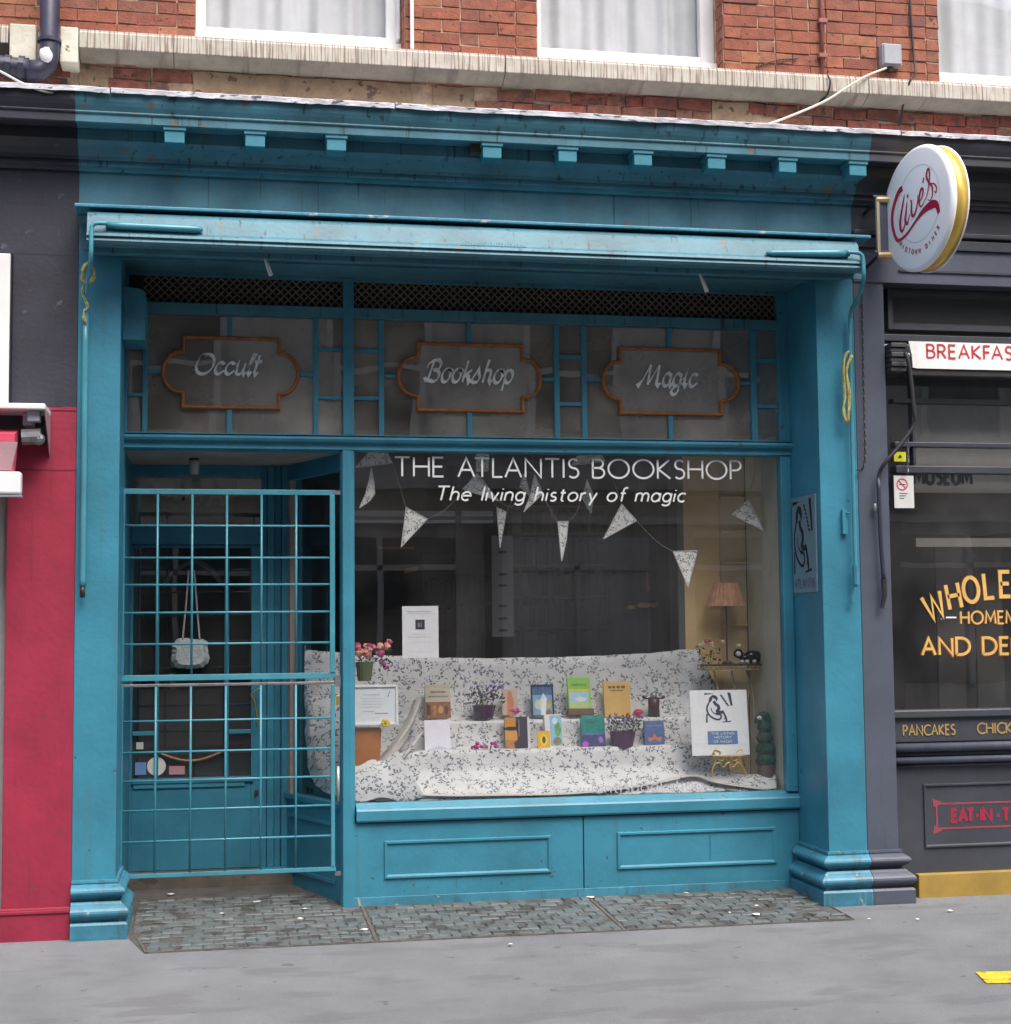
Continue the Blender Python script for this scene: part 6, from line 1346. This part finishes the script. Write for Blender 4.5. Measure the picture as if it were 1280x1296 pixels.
ribbon(mb, [(rr*math.cos(k*math.pi/10), rr*math.sin(k*math.pi/10)) for k in range(21)], .008, lambda u, v, e: (cx+u, y-.001, cz+v)); ribbon(mb, [(-rr*.7, rr*.7), (rr*.7, -rr*.7)], .007, lambda u, v, e: (cx+u, y-.0015, cz+v)); mb.build('red_ring', RD, ns, recalc=False)
mb = MB(); ribbon(mb, [(-.02, 0), (.022, 0)], .006, lambda u, v, e: (cx+u, y-.0008, cz+v))
for q, w_ in ((-.055, .035), (-.07, .028), (-.085, .02)): ribbon(mb, [(-.02, q), (-.02+w_*1.6, q)], .005, lambda u, v, e: (cx+u, y-.0008, cz+v))
mb.build('print', INK, ns, recalc=False)
x0, x1 = X(1132, 578, y), X(1147, 578, y)
ys_ = thing('yellow_sticker', 'bright yellow square sticker above the no smoking notice', 'sticker', (x0, y, Z(1140, 584, y)))
MB().box(x0, x1, y, y+.003, Z(1140, 584, y), Z(1140, 572, y)).build('sheet', flat('bright_yellow', (.62, .60, .02)), ys_); MB().slab([((x0+x1)/2-.015, Z(1140, 580, y)), ((x0+x1)/2+.012, Z(1140, 579, y)), ((x0+x1)/2-.0, Z(1140, 575, y))], y-.002, y-.0005).build('mark', INK, ys_)

# ---------------- round projecting sign
RO, RI = mat('sign_white', (.93, .92, .93), .35, .01, 3), None
REDS = flat('sign_red', (.42, .012, .05), .4)
cy_ = -.50; rad = (Z(1160, 184, cy_)-Z(1160, 343, cy_))/2*.985
sgx, sgz = P(1159, 263.5, cy_)
sg = thing('round_sign', 'round white and gold projecting sign with red script lettering above the diner', 'sign', (sgx, cy_, sgz), local=True)
def discprof(lst, n=64):
    mb = MB(); vs_ = [(r_*math.cos(2*math.pi*k/n), yy, r_*math.sin(2*math.pi*k/n)) for r_, yy in lst for k in range(n)]; m_ = len(lst)
    mb.add(vs_, [(i*n+k, i*n+(k+1) % n, (i+1)*n+(k+1) % n, (i+1)*n+k) for i in range(m_-1) for k in range(n)]+[tuple(range(n-1, -1, -1)), tuple((m_-1)*n+k for k in range(n))]); return mb
discprof([(rad*.93, -.0), (rad*.965, .004), (rad*.985, .012), (rad, .026), (rad, .034)]).build('face', RO, sg, smooth=True)
discprof([(rad*.985, .0345), (rad*.985, .110)]).build('rim', GOLD, sg, smooth=True)
discprof([(rad, .1105), (rad, .117), (rad*.96, .122), (rad*.9, .123)]).build('back_face', RO, sg, smooth=True)
mb = MB(); FP = lambda u, v, e: ((u*.93+.09)*rad, -.0012-e, (v*.95+.02)*rad)
ribbon(mb, [(.64*math.cos(k*math.pi/32), .64*math.sin(k*math.pi/32)+.03) for k in range(65)], .008, FP); mb.build('ring', flat('grey_ring', (.4, .4, .4)), sg, recalc=False)
mb = MB(); EP = [0]
def sw(p_, w_, e=None):
    EP[0] += .0002; c_ = crv(p_, 6); n_ = len(c_); L, Rr = [], []
    for i in range(n_):
        a, b = c_[max(0, i-1)], c_[min(n_-1, i+1)]; t = Vector((b[0]-a[0], b[1]-a[1])).normalized(); nm_ = Vector((-t.y, t.x)); ww = w_(i/(n_-1))/2
        L.append(FP(c_[i][0]+nm_.x*ww, c_[i][1]+nm_.y*ww, .001+EP[0])); Rr.append(FP(c_[i][0]-nm_.x*ww, c_[i][1]-nm_.y*ww, .001+EP[0]))
    mb.add(L+Rr, [(i+n_, i+1+n_, i+1, i) for i in range(n_-1)])
sw([(-.47,.42),(-.60,.38),(-.76,.18),(-.82,.0),(-.80,-.2),(-.70,-.40),(-.58,-.44),(-.35,-.38),(-.05,-.22),(.15,-.13),(.36,-.09),(.53,-.12),(.60,-.28)], lambda t: .10 if t < .06 else (.10-.04*t*2 if t < .5 else (.05+.10*max(0, 1-abs(t-.85)/.2))))
th_ = lambda a, b=.3: (lambda t: a*(b+(1-b)*math.sin(math.pi*min(1, t*1.05))))
sw([(-.41,.30),(-.48,.12),(-.56,-.10),(-.56,-.27),(-.48,-.29),(-.38,-.12)], th_(.065)); sw([(-.34,.15),(-.38,-.02),(-.41,-.15),(-.35,-.22),(-.27,-.08)], th_(.06)); sw([(-.30,.27),(-.32,.22)], lambda t: .05)
sw([(-.24,.14),(-.2,.12),(-.21,-.03),(-.19,-.12),(-.12,-.12),(-.03,.02),(.0,.18)], th_(.055)); sw([(.03,.04),(.13,.12),(.16,.22),(.11,.25),(.05,.17),(.03,.03),(.10,-.04),(.22,.06)], th_(.05))
sw([(.19,.42),(.16,.34)], lambda t: .035); sw([(.22,.04),(.30,.16),(.36,.36),(.36,.50),(.31,.52),(.27,.42),(.34,.30),(.43,.20),(.43,.06),(.36,-.01),(.29,.03)], th_(.045)); sw([(.38,.26),(.48,.24),(.56,.15),(.53,.08),(.49,.11)], th_(.03, .5))
mb.build('script_lettering', REDS, sg, recalc=False)
mb = MB(); word = 'MIDTOWN DINER'
for i, ch_ in enumerate(word):
    a = R(222+(318-222)*i/(len(word)-1)); gw, gs = G[ch_]; gw = max(gw, .3); s_ = .075
    for p_ in gs: ribbon(mb, [((u-gw/2)*s_*.8, v*s_) for u, v in p_], .018, lambda u, v, e: FP(.80*math.cos(a)-u*math.sin(a)-v*math.cos(a), .80*math.sin(a)+u*math.cos(a)-v*math.sin(a), .001))
mb.build('small_lettering', REDS, sg, recalc=False)
sg.rotation_euler = (0, 0, R(-83))
sx_ = sgx+.07
sb = thing('sign_bracket', 'dark wall bracket with gilt clamps holding the round diner sign', 'bracket', (sx_, -.02, sgz))
BRK = flat('cream_metal', (.42, .36, .26), .5)
zt_b, zb_b = Z(1112, 252, -.17), Z(1115, 322, -.17); yb2 = -.20
MB().box(X(1107, 290, -.17), X(1107, 290, -.17)+.018, yb2-.012, yb2+.01, zb_b, zt_b).build('upright', BRK, sb)
MB().box(X(1111, 290, -.17), X(1120, 290, -.17)+.03, yb2-.004, yb2+.004, zb_b+.01, zt_b-.02).build('plate', PLUM, sb)
for zz in (zt_b, zb_b):
    MB().tube([(X(1112, 290, -.17), yb2, zz), (X(1085, 290, 0)+.05, -.001, zz-.045)], .010, 8).build('stay', DARK, sb, smooth=True)
    MB().tube([(X(1108, 290, -.17), yb2, zz-.012), (sx_-.02, yb2-.02, zz-.014)], [.018, .026], 8).build('clamp', flat('gilt_clamp', (.5, .33, .13), .35), sb, smooth=False)
    MB().tube([(X(1104, 290, -.17), yb2-.0, zz+.008), (sx_-.03, yb2-.01, zz+.008)], .007, 6).build('bolt', GREYM, sb)

# ================================================================== LEFT NEIGHBOUR
lf = thing('crimson_shopfront', 'neighbouring shopfront at the left edge with charcoal fascia and crimson pilaster', 'shopfront', (-1.4, 0, 0))
XN = -4.5
entab(lf, NAVY, XN, XA-.001)
zrd = Z(80, 515, 0)
MB().box(XN, XA-.001, -.002, .3, zrd, zarch-.001).build('fascia', NAVY, lf)
MB().box(XN, X(22, 160, -.08), -.09, -.0, Z(10, 167, -.09), Z(10, 156, -.09)).build('fascia_block', flat('grey_block', (.09, .09, .1)), lf)
MB().box(XN, XA-.001, -.0032, -.0025, Z(80, 323.5, 0), Z(80, 322, 0)).build('board_joint', flat('joint_line', (.02, .02, .025)), lf)
xpl = X(5, 900, 0)
mb = MB(); n = 12; z_r = zrd; topl = []
for k in range(n+1): topl.append((xpl+(XA-.001-xpl)*k/n, zrd+random.uniform(-.006, .004)))
MB().box(xpl, XA-.001, 0, .3, g0, zrd-.0005).build('pilaster', RED, lf, bevel=.003)
MB().slab([(xpl, zrd-.02)]+[(XA-.002, zrd-.02)]+topl[::-1], -.004, -.0005).build('paint_edge', RED, lf)
zb_ = Z(50, 1150, -.03)
MB().box(xpl-.01, XA-.0015, -.022, -.0005, g0, zb_).build('base', RED, lf, bevel=.006); MB().box(xpl-.01, XA-.0015, -.030, -.0225, zb_-.03, zb_-.012).build('base_bead', RED, lf, bevel=.003)
MB().box(xpl, XA-.002, -.0015, -.0003, Z(50, 595.5, 0), Z(50, 594, 0)).build('board_joint', flat('dark_red_joint', (.15, .015, .03)), lf)
MB().box(XN, xpl-.002, .06, .1, g0, zrd).build('shutter', flat('grey_shutter', (.3, .3, .29)), lf)
sb_ = thing('white_signboard', 'blank white signboard cropped by the left edge on the charcoal fascia', 'sign', (-1.3, -.05, Z(5, 511, -.05)))
box('board', WHITE, sb_, XN+1, X(12.5, 420, -.05), -.07, -.003, Z(5, 511, -.05), Z(5, 321.5, -.05), .004); box('edge', BLACK, sb_, X(12.6, 420, -.05), X(14.2, 420, -.05), -.065, -.003, Z(5, 511, -.05), Z(5, 320, -.05), 0)
la = thing('awning', 'folded crimson awning under a white cassette at the left edge', 'awning', (-1.3, -.2, Z(20, 600, -.3)))
yA = -.30; xe = X(57, 514, yA); zt, zb = Z(30, 510, yA), Z(30, 517.5, yA)
box('cassette_cover', WHITE, la, XN+1, xe, yA, -.004, zb, zt, .006)
xs = [(-.30, zb-.001), (-.005, Z(66, 578, 0)), (-.005, zb-.001)]
MB().prism([(a, b) for a, b in xs], xe-.006, xe-.001).build('end_plate', PINKG, la)
MB().box(XN+1, xe-.01, -.05, -.006, Z(20, 560, 0), zb-.002).build('back_plate', NAVY, la)
mb = MB(); mb.box(X(30, 540, -.15), X(44, 540, -.15), -.2, -.12, Z(36, 540, -.15), zb-.003).box(X(36, 530, -.2), X(52, 530, -.2), -.26, -.18, Z(44, 535, -.2), Z(44, 521, -.2)); mb.build('bracket', GREYP, la, bevel=.006)
mb = MB(); mb.tube([(X(28, 552, -.2), -.2, Z(28, 553, -.2)), (X(52, 552, -.2), -.2, Z(52, 552, -.2))], .045, 10).ball((X(49, 555, -.2), -.21, Z(49, 556, -.2)), .035, 8, 6); mb.build('knuckle', GREYM, la, smooth=False)
x1 = X(26, 560, -.25); MB().prism([(-.10, Z(10, 543, -.1)), (-.33, Z(10, 549, -.33)), (-.36, Z(10, 597, -.36)), (-.30, Z(10, 597, -.36)), (-.2, Z(10, 560, -.2))], XN+1, x1-.02).build('fabric', PINK, la)
MB().slab([(XN+1, Z(10, 560, -.345)), (x1, Z(10, 560, -.345)), (x1-.03, Z(10, 596, -.345)), (XN+1, Z(10, 596, -.345))], -.372, -.362).build('valance', PINKG, la)
box('front_bar', WHITE, la, XN+1, X(28, 612, -.38), -.44, -.36, Z(10, 626, -.4), Z(10, 597.5, -.4), .012)
MB().box(XN+1, X(28.5, 612, -.38), -.43, -.37, Z(10, 628, -.4)-.004, Z(10, 626, -.4)-.001).build('bar_underside', GREYP, la)

# ================================================================== PAVEMENT LIGHTS (tiled panels at the shop foot)
tl = []
for i in range(6):
    b = MB(); L2, W2 = .0535+random.uniform(-.004, .002), .0425+random.uniform(-.002, .001); j = lambda: random.uniform(-.003, .003)
    a = [(-L2+j(), -W2+j(), 0), (L2+j(), -W2+j(), 0), (L2+j(), W2+j(), 0), (-L2+j(), W2+j(), 0)]
    tz_ = .009; c_ = [(x*.93, y_*.92, tz_+random.uniform(-.002, .002)) for x, y_, _ in a]
    b.add(a+c_, [(4, 5, 6, 7)]+[(k, (k+1) % 4, (k+1) % 4+4, k+4) for k in range(4)]); o_ = b.build('tile', TILE, raw=True); tl.append(o_.data); bpy.data.objects.remove(o_)
px_seams = [X(183, 1214, -.40), X(470, 1184, -.1), X(768, 1157, -.0), X(1082, 1168, -.40)]
nm_ = ['left', 'middle', 'right']
labs = ['worn grey tiled panel set in the pavement in front of the barred gate', 'worn grey tiled panel set in the pavement under the left half of the display window', 'worn grey tiled panel set in the pavement beside the right pilaster base']
sl = math.atan(.045); slant = (.035, .06)      # the seams lean a little
for i in range(3):
    x0, x1 = px_seams[i], px_seams[i+1]; lob = i == 0
    pl_ = thing('pavement_light', labs[i], 'paving panel', ((x0+x1)/2, .05, gz(.05)), group='tiled pavement panels')
    yb__ = .9 if i == 0 else FR+.1
    MB().add([(x0+.008, -.39, gz(-.39)+.004), (x1-.008, -.39, gz(-.39)+.004), (x1-.008, yb__, gz(yb__)+.004), (x0+.008, yb__, gz(yb__)+.004)], [(0, 1, 2, 3)]).build('bed', TBED, pl_)
    xlf = (lambda yv: max(-.445 if yv > -.07 else -9, x0-.16*(yv+.4)/.9)) if i == 0 else (lambda yv: x0)
    if i == 0:
        MB().add([(xlf(-.39), -.39, gz(-.39)+.0035), (x0+.02, -.39, gz(-.39)+.0035), (x0+.02, .9, gz(.9)+.0035), (-.51, .9, gz(.9)+.0035), (-.51, .49, gz(.49)+.0035), (-.445, .49, gz(.49)+.0035), (-.445, -.05, gz(-.05)+.0035)], [(0, 1, 2, 3, 4, 5, 6)]).build('bed_edge', TBED, pl_)
    for a, b in ((x0, x0+.008), (x1-.008, x1)):
        if a == x0 and i == 0:
            ys2 = (-.40, -.07); MB().hexa([(xlf(ys2[0]), ys2[0], gz(ys2[0])-.02), (xlf(ys2[0])+.012, ys2[0], gz(ys2[0])-.02), (xlf(ys2[1])+.012, ys2[1], gz(ys2[1])-.02), (xlf(ys2[1]), ys2[1], gz(ys2[1])-.02), (xlf(ys2[0]), ys2[0], gz(ys2[0])+.009), (xlf(ys2[0])+.012, ys2[0], gz(ys2[0])+.009), (xlf(ys2[1])+.012, ys2[1], gz(ys2[1])+.009), (xlf(ys2[1]), ys2[1], gz(ys2[1])+.009)]).build('frame_bar', RUST, pl_); continue
        MB().add([(a, -.40, gz(-.4)-.02), (b, -.40, gz(-.4)-.02), (b, FR+.1, gz(FR+.1)-.02), (a, FR+.1, gz(FR+.1)-.02), (a, -.40, gz(-.4)+.009), (b, -.40, gz(-.4)+.009), (b, FR+.1, gz(FR+.1)+.009), (a, FR+.1, gz(FR+.1)+.009)], [(0,3,2,1),(4,5,6,7),(0,1,5,4),(1,2,6,5),(2,3,7,6),(3,0,4,7)]).build('frame_bar', RUST, pl_)
    MB().box(x0+.008, x1-.008, -.40, -.39, gz(-.4)-.02, gz(-.4)+.008).build('frame_bar', RUST, pl_)
    rows = 15 if i == 0 else 10; pw = .112; pd = .09
    for r_ in range(rows):
        yy = -.385+pd/2+r_*pd
        if yy > (FR-.04 if i else .9): break
        if i == 0 and yy > FR-.04 and x1 > 0: pass
        x = x0+.016+(0 if r_ % 2 else -pw/2)-(2*pw if i == 0 else 0); 
        while x < x1-.03:
            a, b = max(x, xlf(yy)+.014), min(x+pw, x1-.014)
            if b-a > .04 and random.random() > .035 and not (XC-.08 < (a+b)/2 and yy > -.1) and not (i == 0 and yy > FR-.05 and (a+b)/2 > SX0+(SX1-SX0)*(yy-SY0)/(SY1-SY0)-.07):
                o_ = bpy.data.objects.new('tile', random.choice(tl)); C.objects.link(o_); o_.parent = pl_
                o_.location = Vector(((a+b)/2, yy+random.uniform(-.003, .003), gz(yy)+.003))-wl(pl_); o_.rotation_euler = (sl+random.uniform(-.015, .015), random.uniform(-.012, .012), random.uniform(-.025, .025)+(math.pi if random.random() < .5 else 0)); o_.scale = ((b-a)/pw, 1, random.uniform(.7, 1.15))
            x += pw
# litter and the yellow paint square
lw = [flat('litter_white', (.62, .62, .6), .8)]
for k, (px, py, s_) in enumerate(((280, 1159, .022), (325, 1144, .03), (386, 1153, .02), (380, 1165, .02), (461, 1179, .025), (747, 1138, .032), (869, 1133, .022), (958, 1149, .016), (957, 1160, .03), (924, 1158, .014), (1100, 1166, .012), (1162, 1166, .014), (1203, 1155, .02), (646, 1198, .016), (217, 1134, .03))):
    d_ = rt*((px-640)/FPX)-up*((py-648)/FPX)+fwd           # where this sight line meets the sloping pavement
    t_ = (-H-.005-.045*D)/(d_.z-.045*d_.y) if True else 0
    t_ = (-.005-.045*D-H)/(d_.z-.045*d_.y); x_, y_ = d_.x*t_, -D+d_.y*t_
    mb = MB(); n = 6; a0 = random.uniform(0, 6); mb.add([(x_, y_, gz(y_)+.018)]+[(x_+s_*random.uniform(.6, 1.1)*math.cos(a0+j_*2*math.pi/n), y_+s_*random.uniform(.6, 1.1)*math.sin(a0+j_*2*math.pi/n), gz(y_)+random.uniform(.010, .016)) for j_ in range(n)], [(0, j_+1, (j_+1) % n+1) for j_ in range(n)])
    mb.build('litter', lw[0], label='small white scrap of litter lying on the ground in front of the shops', cat='litter', group='white scraps of litter')
def ground(px, py):
    d_ = rt*((px-640)/FPX)-up*((py-648)/FPX)+fwd; t_ = (-.005-.045*D-H)/(d_.z-.045*d_.y); return d_.x*t_, -D+d_.y*t_
q = [ground(a, b) for a, b in ((1249, 1246), (1312, 1245), (1284, 1231), (1235, 1232))]
MB().add([(x_, y_, gz(y_)+.004) for x_, y_ in q]+[(x_, y_, gz(y_)+.007) for x_, y_ in q], [(4, 5, 6, 7)]+[(k, (k+1) % 4, (k+1) % 4+4, k+4) for k in range(4)]).build('yellow_marker', mat('yellow_marker_paint', (.62, .5, .03), .7, .15, 20, spots=(.4, .15, .03), spot_scale=22, spot_th=.6), label='small yellow square marker stuck on the pavement at the lower right', cat='marker')
